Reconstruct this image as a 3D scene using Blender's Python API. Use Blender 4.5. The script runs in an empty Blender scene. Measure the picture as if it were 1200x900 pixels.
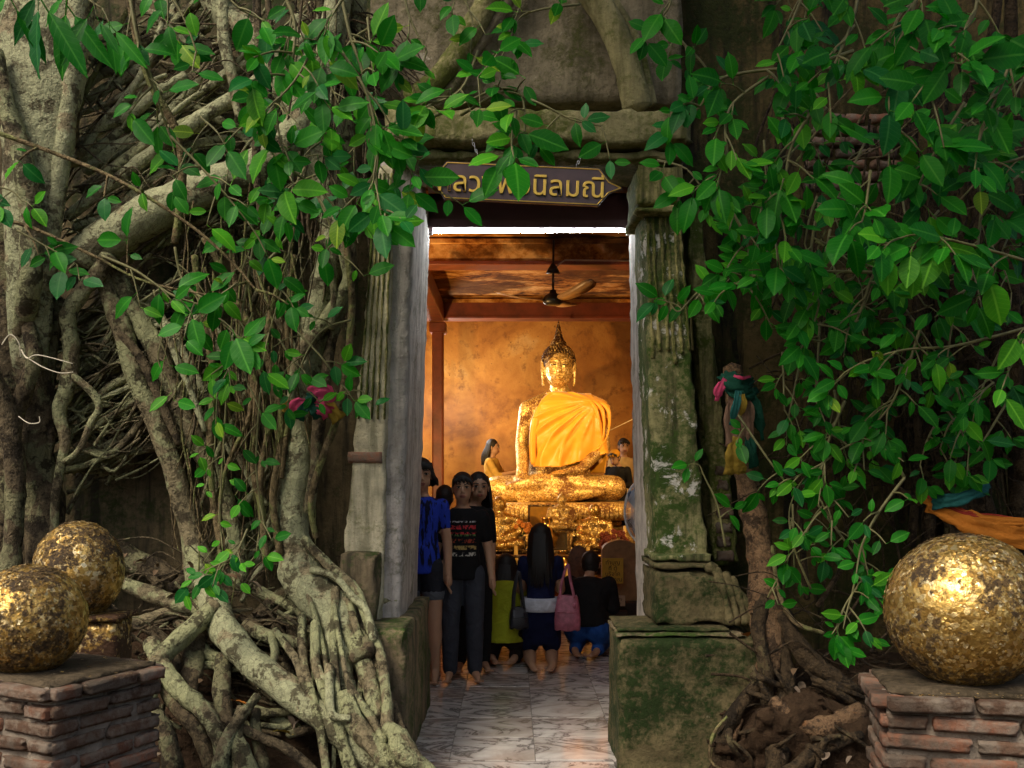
import bpy, bmesh, math, random
from mathutils import Vector, Matrix, noise, Euler
R = math.radians
rnd = random.Random(7)
scene = bpy.context.scene
COL = scene.collection

# ------------------------------------------------------------------ camera
F, CAMZ, HOR = 1153.0, 1.45, 558.0
cd = bpy.data.cameras.new('camera'); cam = bpy.data.objects.new('camera', cd); COL.objects.link(cam)
cam.location = (0, 0, CAMZ); cam.rotation_euler = (R(90), 0, 0)
cd.sensor_width = 36; cd.lens = 36*F/1200; cd.shift_y = (HOR-450)/1200
cd.clip_start = 0.05; cd.clip_end = 500
scene.camera = cam
# ------------------------------------------------------------------ sky, sun, exposure
SUN_EL, SUN_AZ = 50.0, 222.0          # azimuth clockwise from +Y: behind the camera, to the left
world = bpy.data.worlds.new('World'); scene.world = world; world.use_nodes = True
wn = world.node_tree.nodes; wl = world.node_tree.links
bg = wn['Background']; sky = wn.new('ShaderNodeTexSky'); sky.sky_type = 'NISHITA'
sky.sun_disc = False; sky.sun_elevation = R(SUN_EL); sky.sun_rotation = R(SUN_AZ)
sky.air_density = 1.0; sky.dust_density = 6.0; sky.ozone_density = 0.3
wl.new(sky.outputs[0], bg.inputs[0]); bg.inputs[1].default_value = 0.125
sd = bpy.data.lights.new('sun', 'SUN'); sun = bpy.data.objects.new('sun', sd); COL.objects.link(sun)
sd.energy = 1.5; sd.angle = R(18); sd.color = (1, 0.92, 0.76)
_d = Vector((math.sin(R(SUN_AZ))*math.cos(R(SUN_EL)), math.cos(R(SUN_AZ))*math.cos(R(SUN_EL)), math.sin(R(SUN_EL))))
sun.rotation_euler = _d.to_track_quat('Z', 'Y').to_euler()
SUNDIR = _d
vs = scene.view_settings; vs.view_transform = 'Standard'; vs.look = 'None'; vs.gamma = 1; vs.use_curve_mapping = False
vs.exposure = 0.2
scene.cycles.max_bounces = 6; scene.cycles.diffuse_bounces = 3; scene.cycles.glossy_bounces = 2
scene.cycles.transmission_bounces = 4; scene.cycles.sample_clamp_indirect = 4.0
scene.cycles.use_denoising = True; scene.cycles.adaptive_threshold = .04; scene.cycles.caustics_reflective = False; scene.cycles.caustics_refractive = False

# ------------------------------------------------------------------ helpers
def P(px, py, Y): return Vector(((px-600)/F*Y, Y, CAMZ-(py-HOR)/F*Y))
def V(*a): return Vector(a)

def catmull(pts, n):
    """pts: list of tuples (any length); n samples per segment"""
    if len(pts) < 3 and n <= 1: return [tuple(p) for p in pts]
    q = [pts[0]]+list(pts)+[pts[-1]]; out = []
    for i in range(1, len(q)-2):
        a, b, c, d = q[i-1], q[i], q[i+1], q[i+2]
        for k in range(n):
            t = k/n; t2 = t*t; t3 = t2*t
            out.append(tuple(0.5*((2*B)+(-A+C)*t+(2*A-5*B+4*C-D)*t2+(-A+3*B-3*C+D)*t3) for A, B, C, D in zip(a, b, c, d)))
    out.append(tuple(pts[-1])); return out

class MB:
    def __init__(s): s.v = []; s.f = []; s.uv = None
    def add(s, vs_, fs):
        o = len(s.v); s.v += [tuple(v) for v in vs_]; s.f += [tuple(i+o for i in f) for f in fs]; return o
    def tube(s, pts, rad, seg=8, rough=0.0, flat=None, caps=True, rs=0.0):
        """pts Vectors, rad list; flat: (axis vector, scale) squash; rough: relative radius noise"""
        n = len(pts); pts = [Vector(p) for p in pts]
        if not hasattr(rad, '__len__'): rad = [rad]*n
        T = [(pts[min(i+1, n-1)]-pts[max(i-1, 0)]) for i in range(n)]
        T = [t.normalized() if t.length > 1e-9 else V(0, 0, 1) for t in T]
        u = T[0].orthogonal().normalized(); vs_ = []; ph = rnd.random()*50
        for i in range(n):
            if i: u = (u-T[i]*u.dot(T[i])); u = u.normalized() if u.length > 1e-6 else T[i].orthogonal().normalized()
            w = T[i].cross(u)
            for k in range(seg):
                a = 2*math.pi*k/seg; d = u*math.cos(a)+w*math.sin(a); r = rad[i]
                if rough: r *= 1+rough*(noise.noise(pts[i]*9+d*1.1+V(ph, 0, 0))*1.2+0.6*noise.noise(pts[i]*26+d*2.2))
                q = d*r
                if flat: q -= flat[0]*q.dot(flat[0])*(1-flat[1])
                vs_.append(pts[i]+q)
        fs = [(i*seg+k, i*seg+(k+1) % seg, (i+1)*seg+(k+1) % seg, (i+1)*seg+k) for i in range(n-1) for k in range(seg)]
        if caps:
            vs_.append(pts[0]-T[0]*rad[0]*0.5); vs_.append(pts[-1]+T[-1]*rad[-1]*0.5); a = len(vs_)-2
            fs += [(a, (k+1) % seg, k) for k in range(seg)]+[(a+1, (n-1)*seg+k, (n-1)*seg+(k+1) % seg) for k in range(seg)]
        return s.add(vs_, fs)
    def cap(s, a, b, ra, rb, seg=12):
        """round cone between two points with hemispherical ends"""
        a, b = Vector(a), Vector(b); d = (b-a); L = d.length or 1e-6; d /= L
        ps = []; rs = []
        for t in (90, 60, 30): ps.append(a-d*ra*math.sin(R(t))*0.999); rs.append(max(ra*math.cos(R(t)), 1e-4))
        ps += [a, a.lerp(b, .5), b]; rs += [ra, (ra+rb)/2, rb]
        for t in (30, 60, 90): ps.append(b+d*rb*math.sin(R(t))*0.999); rs.append(max(rb*math.cos(R(t)), 1e-4))
        s.tube(ps, rs, seg)
    def ell(s, c, r, rot=None, nu=16, nv=10):
        c = Vector(c); vs_ = []
        for j in range(1, nv):
            t = math.pi*j/nv
            for i in range(nu):
                a = 2*math.pi*i/nu
                q = V(r[0]*math.sin(t)*math.cos(a), r[1]*math.sin(t)*math.sin(a), r[2]*math.cos(t))
                if rot is not None: q = rot @ q
                vs_.append(c+q)
        top = V(0, 0, r[2]); bot = V(0, 0, -r[2])
        if rot is not None: top = rot @ top; bot = rot @ bot
        vs_ += [c+top, c+bot]; a = len(vs_)-2
        fs = [(j*nu+i, (j+1)*nu+i, (j+1)*nu+(i+1) % nu, j*nu+(i+1) % nu) for j in range(nv-2) for i in range(nu)]
        fs += [(a, i, (i+1) % nu) for i in range(nu)]+[(a+1, (nv-2)*nu+(i+1) % nu, (nv-2)*nu+i) for i in range(nu)]
        s.add(vs_, fs)
    def loft(s, rings, close=True, caps=True):
        n = len(rings[0]); vs_ = [p for r in rings for p in r]; m = n if close else n-1
        fs = [(j*n+i, j*n+(i+1) % n, (j+1)*n+(i+1) % n, (j+1)*n+i) for j in range(len(rings)-1) for i in range(m)]
        if caps and close: fs += [tuple(reversed(range(n))), tuple((len(rings)-1)*n+i for i in range(n))]
        s.add(vs_, fs)
    def box(s, a, b, c=0.0):
        x0, y0, z0 = a; x1, y1, z1 = b
        if c <= 0:
            vs_ = [(x, y, z) for z in (z0, z1) for y in (y0, y1) for x in (x0, x1)]
            s.add(vs_, [(0, 2, 3, 1), (4, 5, 7, 6), (0, 1, 5, 4), (2, 6, 7, 3), (0, 4, 6, 2), (1, 3, 7, 5)]); return
        bm = bmesh.new(); bmesh.ops.create_cube(bm, size=1)
        for v in bm.verts: v.co = V((x0+x1)/2+v.co.x*(x1-x0), (y0+y1)/2+v.co.y*(y1-y0), (z0+z1)/2+v.co.z*(z1-z0))
        bmesh.ops.bevel(bm, geom=bm.edges[:], offset=c, segments=1, affect='EDGES')
        bm.verts.index_update(); s.add([v.co.copy() for v in bm.verts], [[v.index for v in f.verts] for f in bm.faces]); bm.free()
    def prism(s, poly, y0, y1):
        """poly: list of (x,z); extruded along y"""
        n = len(poly); vs_ = [(x, y0, z) for x, z in poly]+[(x, y1, z) for x, z in poly]
        s.add(vs_, [tuple(range(n)), tuple(reversed(range(n, 2*n)))]+[(i, i+n, (i+1) % n+n, (i+1) % n) for i in range(n)])
    def xf(s, M):
        s.v = [tuple(M @ Vector(v)) for v in s.v]; return s
    def mesh(s, name, smooth=True):
        me = bpy.data.meshes.new(name); me.from_pydata(s.v, [], s.f)
        bm = bmesh.new(); bm.from_mesh(me); bmesh.ops.recalc_face_normals(bm, faces=bm.faces[:]); bm.to_mesh(me); bm.free()
        if smooth: me.polygons.foreach_set('use_smooth', [True]*len(me.polygons))
        me.update(); return me
    def build(s, name, mat, parent=None, smooth=True, world=True):
        me = s.mesh(name, smooth); return link(name, me, mat, parent, world)

def link(name, me, mat=None, parent=None, world=True):
    o = bpy.data.objects.new(name, me); COL.objects.link(o)
    if mat is not None:
        if len(me.materials) == 0: me.materials.append(mat)
    if parent is not None:
        o.parent = parent
        if world and parent.parent is None: o.matrix_parent_inverse = Matrix.LocRotScale(parent.location, parent.rotation_euler, parent.scale).inverted()
    return o
def tag(o, label, cat, group=None):
    o['label'] = label; o['category'] = cat
    if group: o['group'] = group
    return o
def thing(name, label, cat, loc=(0, 0, 0), rz=0.0, group=None):
    o = bpy.data.objects.new(name, None); COL.objects.link(o); o.location = loc; o.rotation_euler = (0, 0, rz)
    o.empty_display_size = 0.1
    return tag(o, label, cat, group)
def remesh(mb, voxel, it=2, name='body'):
    me = mb.mesh(name); o = bpy.data.objects.new('tmp', me); COL.objects.link(o)
    m = o.modifiers.new('r', 'REMESH'); m.mode = 'VOXEL'; m.voxel_size = voxel
    if it: s = o.modifiers.new('s', 'SMOOTH'); s.iterations = it; s.factor = .5
    dg = bpy.context.evaluated_depsgraph_get(); ev = o.evaluated_get(dg)
    out = bpy.data.meshes.new_from_object(ev); bpy.data.objects.remove(o)
    out.name = name; out.polygons.foreach_set('use_smooth', [True]*len(out.polygons)); return out
def frommesh(me):
    mb = MB(); mb.add([v.co.copy() for v in me.vertices], [tuple(p.vertices) for p in me.polygons]); return mb
def sstep(a, b, x):
    t = min(1, max(0, (x-a)/(b-a))); return t*t*(3-2*t)

def hexa(mb, c, n, amp=0.004, chip=0.01, fr=6.0, seed=0.0):
    """c: 8 corners (x fastest, then y, then z); gridded worn block"""
    c = [Vector(q) for q in c]; nx, ny, nz = n; idx = {}; vs_ = []
    ctr = sum(c, Vector())/8
    def pt(i, j, k):
        key = (i, j, k)
        if key in idx: return idx[key]
        a, b, d = i/nx, j/ny, k/nz
        p = ((c[0].lerp(c[1], a)).lerp(c[2].lerp(c[3], a), b)).lerp((c[4].lerp(c[5], a)).lerp(c[6].lerp(c[7], a), b), d)
        q = p*fr+V(seed, seed*2, 0)
        ext = (i in (0, nx))+(j in (0, ny))+(k in (0, nz))
        dv = V(noise.noise(q), noise.noise(q+V(31, 0, 0)), noise.noise(q+V(0, 57, 0)))*amp + V(noise.noise(q*4), noise.noise(q*4+V(9, 0, 0)), 0)*amp*.35
        if ext >= 2:
            s_ = chip*max(0.15, .6+1.6*noise.noise(q*2+V(5, 5, 5)))
            e = V(0, 0, 0)
            if i in (0, nx): e += (c[1]-c[0]).normalized()*(1 if i == 0 else -1)
            if j in (0, ny): e += (c[2]-c[0]).normalized()*(1 if j == 0 else -1)
            if k in (0, nz): e += (c[4]-c[0]).normalized()*(1 if k == 0 else -1)
            dv += e*s_
        idx[key] = len(vs_); vs_.append(p+dv); return idx[key]
    fs = []
    for i in range(nx):
        for j in range(ny):
            for k in (0, nz): fs.append((pt(i, j, k), pt(i+1, j, k), pt(i+1, j+1, k), pt(i, j+1, k)))
    for i in range(nx):
        for k in range(nz):
            for j in (0, ny): fs.append((pt(i, j, k), pt(i+1, j, k), pt(i+1, j, k+1), pt(i, j, k+1)))
    for j in range(ny):
        for k in range(nz):
            for i in (0, nx): fs.append((pt(i, j, k), pt(i, j+1, k), pt(i, j+1, k+1), pt(i, j, k+1)))
    mb.add(vs_, fs)
def bx8(x0, x1, y0, y1, z0, z1):
    return [(x, y, z) for z in (z0, z1) for y in (y0, y1) for x in (x0, x1)]
def taper8(xb0, xb1, xt0, xt1, y0, y1, z0, z1):
    return [(xb0, y0, z0), (xb1, y0, z0), (xb0, y1, z0), (xb1, y1, z0), (xt0, y0, z1), (xt1, y0, z1), (xt0, y1, z1), (xt1, y1, z1)]

# ------------------------------------------------------------------ materials
class NT:
    def __init__(s, name):
        s.m = bpy.data.materials.new(name); s.m.use_nodes = True; s.t = s.m.node_tree; s.n = s.t.nodes; s.l = s.t.links
        s.b = s.n['Principled BSDF']; s.tc = s.n.new('ShaderNodeTexCoord')
    def coord(s, scale=(1, 1, 1), src='Object', off=None):
        mp = s.n.new('ShaderNodeMapping'); mp.inputs['Scale'].default_value = scale
        s.l.new(s.tc.outputs[src], mp.inputs[0])
        if off is not None: s.l.new(off, mp.inputs['Location'])
        return mp.outputs[0]
    def geo(s, scale=(1, 1, 1)):
        g = s.n.new('ShaderNodeNewGeometry'); mp = s.n.new('ShaderNodeMapping'); mp.inputs['Scale'].default_value = scale
        s.l.new(g.outputs['Position'], mp.inputs[0]); return mp.outputs[0]
    def noise(s, vec, scale, detail=6, rough=.6, dist=0.0):
        n = s.n.new('ShaderNodeTexNoise'); n.inputs['Scale'].default_value = scale; n.inputs['Detail'].default_value = detail
        n.inputs['Roughness'].default_value = rough; n.inputs['Distortion'].default_value = dist; s.l.new(vec, n.inputs['Vector']); return n.outputs['Fac']
    def vor(s, vec, scale, feature='F1', out='Distance'):
        n = s.n.new('ShaderNodeTexVoronoi'); n.feature = feature; n.inputs['Scale'].default_value = scale; s.l.new(vec, n.inputs['Vector']); return n.outputs[out]
    def wave(s, vec, scale, dist=2.0, dirn='X', detail=2):
        n = s.n.new('ShaderNodeTexWave'); n.bands_direction = dirn; n.inputs['Scale'].default_value = scale; n.inputs['Distortion'].default_value = dist
        n.inputs['Detail'].default_value = detail; s.l.new(vec, n.inputs['Vector']); return n.outputs['Fac']
    def ramp(s, fac, stops, interp='LINEAR'):
        r = s.n.new('ShaderNodeValToRGB'); cr = r.color_ramp; cr.interpolation = interp
        while len(cr.elements) < len(stops): cr.elements.new(0.5)
        for e, (p, c) in zip(cr.elements, stops): e.position = p; e.color = (c[0], c[1], c[2], 1) if hasattr(c, '__len__') else (c, c, c, 1)
        s.l.new(fac, r.inputs[0]); return r.outputs[0]
    def mix(s, fac, a, b, mode='MIX'):
        m = s.n.new('ShaderNodeMix'); m.data_type = 'RGBA'; m.blend_type = mode
        s.setin(m.inputs[0], fac); s.setin(m.inputs[6], a); s.setin(m.inputs[7], b); return m.outputs[2]
    def math(s, op, a, b=0.0, clamp=False):
        m = s.n.new('ShaderNodeMath'); m.operation = op; m.use_clamp = clamp; s.setin(m.inputs[0], a); s.setin(m.inputs[1], b); return m.outputs[0]
    def setin(s, i, v):
        if hasattr(v, 'is_output'): s.l.new(v, i)
        elif hasattr(v, '__len__'): i.default_value = (v[0], v[1], v[2], 1) if len(i.default_value) == 4 else v
        elif hasattr(i.default_value, '__len__'): i.default_value = (v, v, v, 1)
        else: i.default_value = v
    def sep(s, vec):
        x = s.n.new('ShaderNodeSeparateXYZ'); s.l.new(vec, x.inputs[0]); return x.outputs
    def bump(s, h, strength=.5, dist=.02):
        b = s.n.new('ShaderNodeBump'); b.inputs['Strength'].default_value = strength; b.inputs['Distance'].default_value = dist
        s.l.new(h, b.inputs['Height']); s.l.new(b.outputs[0], s.b.inputs['Normal']); return b
    def out(s, col=None, rough=None, metal=None, spec=None):
        if col is not None: s.setin(s.b.inputs['Base Color'], col)
        if rough is not None: s.setin(s.b.inputs['Roughness'], rough)
        if metal is not None: s.setin(s.b.inputs['Metallic'], metal)
        if spec is not None: s.setin(s.b.inputs['Specular IOR Level'], spec)
        return s.m
def simple(name, col, rough=.6, metal=0, var=.25, scale=14, bump=.15, bd=.004, spec=None):
    t = NT(name); c = t.coord(); n = t.noise(c, scale)
    a = [x*(1-var) for x in col]; b = [min(1, x*(1+var)) for x in col]
    t.out(t.ramp(n, [(.3, a), (.7, b)]), rough, metal, spec)
    if bump: t.bump(t.noise(c, scale*4), bump, bd)
    return t.m
def emit(name, col, st):
    t = NT(name); t.b.inputs['Base Color'].default_value = (*col, 1); t.b.inputs['Emission Color'].default_value = (*col, 1); t.b.inputs['Emission Strength'].default_value = st; return t.m
M = {}
def plaster(name, base, dark, moss, mossamt, white=None, whiteamt=.0, streak=True, rough=.9, brick=None):
    t = NT(name); c = t.geo()
    n1 = t.noise(c, 2.2, 4, .65); n2 = t.noise(c, 9, 5, .7); n3 = t.noise(c, 38, 3, .7)
    col = t.ramp(n2, [(.25, [x*.55 for x in base]), (.5, base), (.75, [min(1, x*1.35) for x in base])])
    if streak:
        cs = t.geo((7, 7, .7)); ns = t.noise(cs, 1.6, 4, .65)
        col = t.mix(t.ramp(ns, [(.46, 0), (.62, float(streak))]), col, dark)
    nm = t.math('ADD', t.math('MULTIPLY', n1, .65), t.math('MULTIPLY', n3, .35))
    lo = .62-mossamt*.35
    col = t.mix(t.ramp(nm, [(lo, 0), (lo+.12, 1)]), col, t.ramp(n3, [(.3, [x*.5 for x in moss]), (.7, moss)]))
    if white:
        nw = t.noise(t.geo((1, 1, 1)), 5.5, 9, .75, .3); col = t.mix(t.ramp(nw, [(.68-whiteamt*.25, 0), (.72-whiteamt*.25, 1)]), col, white)
    pit = t.vor(c, 55); col = t.mix(t.ramp(pit, [(.05, .6), (.2, 0)]), col, dark)
    t.out(col, rough, 0, .25); t.bump(t.math('ADD', n2, t.math('MULTIPLY', n3, .6)), .7, .02); return t.m
M['wall_left'] = plaster('mossy plaster', (.13, .10, .052), (.03, .026, .016), (.035, .05, .012), .35, (.3, .25, .16), .12)
M['wall_right'] = plaster('dark stained plaster', (.095, .068, .024), (.010, .008, .004), (.028, .036, .006), .45)
M['tymp'] = plaster('bare tympanum plaster', (.20, .17, .11), (.04, .036, .02), (.075, .078, .022), .35, (.36, .33, .26), .18, .5)
M['cornice'] = plaster('weathered cornice plaster', (.28, .25, .12), (.08, .075, .03), (.10, .115, .022), .45, None, 0, .6)
M['pilaster'] = plaster('pilaster plaster', (.40, .35, .15), (.045, .048, .018), (.09, .12, .018), .55, (.55, .52, .42), .05)
M['pilaster_cream'] = plaster('cream pilaster plaster', (.62, .56, .38), (.10, .10, .045), (.16, .18, .05), .22, (.72, .68, .56), .1, .55)
M['pilaster_white'] = plaster('limewashed pilaster', (.28, .26, .12), (.05, .052, .022), (.05, .095, .015), .55, (.62, .6, .54), .45)
M['jamb'] = plaster('grey door frame plaster', (.52, .48, .43), (.10, .09, .075), (.14, .15, .08), .25, (.5, .48, .46), .1, .45)
M['plinth'] = plaster('green mossy plinth', (.13, .105, .05), (.035, .03, .016), (.020, .038, .007), .52, (.34, .32, .22), .02, False)
M['plinth_left'] = plaster('brown mossy plinth', (.22, .17, .10), (.06, .05, .03), (.05, .09, .015), .4, (.34, .32, .22), .02)
def dirt():
    t = NT('dirt'); c = t.geo(); n = t.noise(c, 3, 9, .7); n2 = t.noise(c, 22, 8, .75)
    col = t.ramp(n2, [(.3, (.018, .011, .006)), (.55, (.06, .036, .02)), (.8, (.13, .085, .05))])
    col = t.mix(t.ramp(n, [(.45, 0), (.65, .6)]), col, (.09, .055, .03))
    t.out(col, .95, 0, .15); t.bump(t.math('ADD', n2, t.math('MULTIPLY', t.noise(c, 70, 4), .5)), .9, .03); return t.m
M['dirt'] = dirt()
def bark(name, base, dark, lich, lamt):
    t = NT(name); c = t.geo(); n1 = t.noise(c, 4.5, 4, .65, .4); n2 = t.noise(c, 24, 4, .7); n3 = t.noise(c, 95, 2, .7)
    col = t.ramp(n2, [(.3, dark), (.5, base), (.75, [min(1, x*1.4) for x in base])])
    col = t.mix(t.ramp(n1, [(.62-lamt*.3, 0), (.66-lamt*.3, 1)]), col, t.ramp(n2, [(.35, [x*.65 for x in lich]), (.65, lich)]))
    n4 = t.noise(c, 8, 4, .75); col = t.mix(t.ramp(n4, [(.52, 0), (.58, .85)]), col, dark)
    sp = t.vor(c, 60); col = t.mix(t.ramp(sp, [(.06, .8), (.16, 0)]), col, dark)
    cr = t.vor(t.geo((1, 1, .45)), 26, 'DISTANCE_TO_EDGE'); col = t.mix(t.ramp(cr, [(.0, .45), (.05, 0)]), col, dark)
    t.out(col, .85, 0, .25); t.bump(t.math('ADD', t.math('ADD', n2, t.math('MULTIPLY', n3, .4)), t.math('MULTIPLY', n1, 1.4)), 1.0, .022); return t.m
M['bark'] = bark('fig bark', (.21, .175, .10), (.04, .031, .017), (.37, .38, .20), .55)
M['bark_pale'] = bark('pale lichen bark', (.30, .255, .15), (.065, .052, .028), (.45, .46, .27), .8)
M['bark_brown'] = bark('brown root bark', (.115, .088, .05), (.022, .016, .009), (.22, .21, .11), .35)
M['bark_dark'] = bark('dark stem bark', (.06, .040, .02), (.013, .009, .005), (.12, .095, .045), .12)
M['vine'] = bark('vine stem', (.20, .15, .075), (.07, .05, .022), (.22, .23, .08), .4)
M['twig'] = simple('green twig', (.16, .15, .055), .6, 0, .3, 20, .2)
M['pale_tip'] = simple('pale root tip', (.62, .56, .42), .6)
M['dead_wood'] = bark('dead wood', (.19, .115, .06), (.035, .022, .013), (.36, .17, .07), -.15)
def leafmat(name, col, tr, rough=.32):
    t = NT(name); uv = t.tc.outputs['UV']; s = t.sep(uv); n = t.noise(t.coord((1, 1, 1)), 7, 4)
    oi = t.n.new('ShaderNodeObjectInfo'); rv = oi.outputs['Random']
    gi = t.n.new('ShaderNodeNewGeometry'); rv = t.math('FRACT', t.math('ADD', rv, gi.outputs['Random Per Island']))
    c0 = t.mix(rv, [x*.62 for x in col], [min(1, x*1.35) for x in col])
    c0 = t.mix(t.ramp(n, [(.35, 0), (.75, .5)]), c0, [col[0]*1.9+.006, col[1]*1.25, col[2]*1.0])
    au = t.math('ABSOLUTE', s[0])
    vein = t.ramp(au, [(.02, 1), (.055, 0)])
    sv = t.math('FRACT', t.math('SUBTRACT', t.math('MULTIPLY', s[1], 9.0), t.math('MULTIPLY', au, 3.2)))
    sv2 = t.ramp(sv, [(.0, .45), (.10, 0), (.92, 0), (1, .45)])
    pale = [col[0]*3+.03, min(1, col[1]*1.9+.02), col[2]*2+.01]
    c1 = t.mix(sv2, c0, pale); c1 = t.mix(vein, c1, pale)
    t.out(c1, rough, 0, .14)
    t.bump(t.math('ADD', t.math('MULTIPLY', sv2, -.6), t.math('MULTIPLY', n, .6)), .25, .006)
    tl = t.n.new('ShaderNodeBsdfTranslucent'); t.setin(tl.inputs[0], [min(1, tr[0]), tr[1], tr[2]])
    ms = t.n.new('ShaderNodeMixShader'); ms.inputs[0].default_value = .28
    t.l.new(t.b.outputs[0], ms.inputs[1]); t.l.new(tl.outputs[0], ms.inputs[2]); t.l.new(ms.outputs[0], t.n['Material Output'].inputs[0]); return t.m
M['leafs'] = [leafmat('leaf deep green', (.006, .120, .006), (.012, .36, .006), .42), leafmat('leaf blue green', (.007, .110, .020), (.012, .30, .025), .36),
              leafmat('leaf mid green', (.014, .170, .008), (.03, .46, .010), .42), leafmat('leaf fresh green', (.045, .25, .010), (.12, .6, .02), .45), leafmat('leaf yellow green', (.11, .27, .014), (.26, .55, .03), .45)]
M['dry_leaf'] = [simple('dry tan leaf', (.13, .08, .04), .8), simple('dry grey leaf', (.17, .125, .085), .8), simple('orange leaf', (.50, .17, .02), .6), simple('yellow leaf', (.55, .42, .05), .6)]
def goldleaf(name, dark, scale, dirtamt, metal=.96, ro=(.42, .18), bump=.55, island=False):
    t = NT(name); c = t.coord(); n = t.noise(c, 5, 6, .6)
    cell = t.vor(c, scale, 'F1', 'Color'); cs = t.sep(cell)
    rv = cs[0]
    if island:
        g = t.n.new('ShaderNodeNewGeometry'); rv = g.outputs['Random Per Island']
    col = t.ramp(rv, [(0, (.30, .17, .04)), (.4, (.56, .35, .09)), (.75, (.80, .55, .18)), (1, (.98, .80, .44))])
    dm = t.math('ADD', t.math('MULTIPLY', n, .6), t.math('MULTIPLY', t.noise(c, 40, 4, .7), .4))
    dk = t.ramp(dm, [(.62-dirtamt*.3, 0), (.70-dirtamt*.3, 1)])
    col = t.mix(dk, col, dark)
    t.out(col, t.mix(dk, t.ramp(rv, [(0, ro[0]), (1, ro[1])]), .8), t.math('SUBTRACT', metal, t.math('MULTIPLY', dk, metal*.8)))
    t.bump(t.math('ADD', t.math('MULTIPLY', cs[1], .6), t.noise(c, scale*1.2, 3)), bump, .012); return t.m
M['gold_core'] = goldleaf('gold leaf layered', (.05, .03, .012), 60, .45, .9, (.5, .3), .35)
M['gold_flake'] = goldleaf('gold leaf flake', (.10, .06, .02), 60, .55, .85, (.55, .32), .25, island=True)
M['gold_statue'] = goldleaf('gilded statue', (.16, .06, .012), 75, .42, .62, (.5, .32), .4)
M['gold_face'] = goldleaf('burnished gold', (.25, .11, .02), 60, .12, .55, (.5, .36), .2)
M['gold_dark'] = goldleaf('dark gilding', (.06, .025, .008), 60, .7, .7, (.5, .3))
def marble():
    t = NT('marble tile'); oi = t.n.new('ShaderNodeObjectInfo'); off = t.n.new('ShaderNodeCombineXYZ')
    t.l.new(t.math('MULTIPLY', oi.outputs['Random'], 40), off.inputs[0]); t.l.new(t.math('MULTIPLY', oi.outputs['Random'], 17), off.inputs[1])
    c = t.coord((1.0, 1.5, 1), 'Object', off.outputs[0]); n = t.noise(c, 1.9, 7, .6, 2.2); n2 = t.noise(c, 1.3, 5, .55, 1)
    col = t.ramp(n, [(.40, (.60, .56, .53)), (.475, (.16, .14, .13)), (.50, (.50, .46, .43)), (.62, (.68, .64, .60))])
    col = t.mix(t.ramp(n2, [(.48, 0), (.7, .6)]), col, (.30, .22, .16)); t.out(col, .14, 0, .5); return t.m
M['marble'] = marble()
M['grout'] = simple('grout', (.22, .20, .18), .8)
def brickm(name, col):
    t = NT(name); oi = t.n.new('ShaderNodeObjectInfo'); c = t.geo(); n = t.noise(c, 16, 8, .7); n1 = t.noise(c, 4, 6, .6)
    a = t.mix(oi.outputs['Random'], [x*.6 for x in col], [min(1, x*1.3) for x in col])
    a = t.mix(t.ramp(n, [(.42, 0), (.6, .85)]), a, (.24, .20, .155)); a = t.mix(t.ramp(n1, [(.5, 0), (.66, .85)]), a, (.05, .035, .025))
    t.out(a, .92, 0, .2); t.bump(t.math('ADD', n, t.noise(c, 60, 5)), .7, .01); return t.m
M['brick'] = brickm('old red brick', (.24, .11, .066))
M['brick_dark'] = brickm('grimy brick', (.135, .08, .052))
M['mortar'] = plaster('brick mortar', (.24, .20, .155), (.06, .05, .035), (.07, .06, .03), .2, None, 0, False)
def inwall():
    t = NT('ochre temple wall'); c = t.geo(); n = t.noise(c, 1.1, 8, .62, .4); n2 = t.noise(c, 6, 8, .7); z = t.sep(c)[2]
    col = t.ramp(n, [(.34, (.19, .065, .010)), (.48, (.38, .15, .022)), (.6, (.50, .23, .04)), (.72, (.56, .32, .09))])
    col = t.mix(t.ramp(n2, [(.53, 0), (.66, .7)]), col, (.17, .06, .011))
    sp = t.vor(c, 9); col = t.mix(t.math('MULTIPLY', t.ramp(sp, [(.05, 1), (.10, 0)]), t.ramp(n, [(.45, 0), (.6, 1)])), col, (.12, .045, .01))
    t.out(col, .55, 0, .25); t.bump(n2, .4, .02); return t.m
M['inwall'] = inwall()
def ceilm():
    t = NT('stained orange ceiling'); c = t.geo((.8, 1.1, 1)); n = t.noise(c, 3.4, 7, .72, .2); n2 = t.noise(c, 1.1, 6, .6)
    col = t.ramp(n, [(.38, (.04, .016, .005)), (.45, (.24, .085, .016)), (.52, (.50, .22, .05)), (.62, (.74, .44, .17))])
    col = t.mix(t.ramp(n2, [(.48, 0), (.54, .85)]), col, (.09, .035, .01)); t.out(col, .9, 0, .1); t.bump(n, .3, .02); return t.m
M['ceil'] = ceilm()
M['red_beam'] = simple('dark red paint', (.16, .035, .014), .45, 0, .4, 6, .15)
M['purple'] = simple('maroon header paint', (.10, .045, .05), .5, 0, .25, 5, .1)
M['dark_wood'] = simple('dark wood', (.035, .02, .014), .6, 0, .4, 9, .3)
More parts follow.
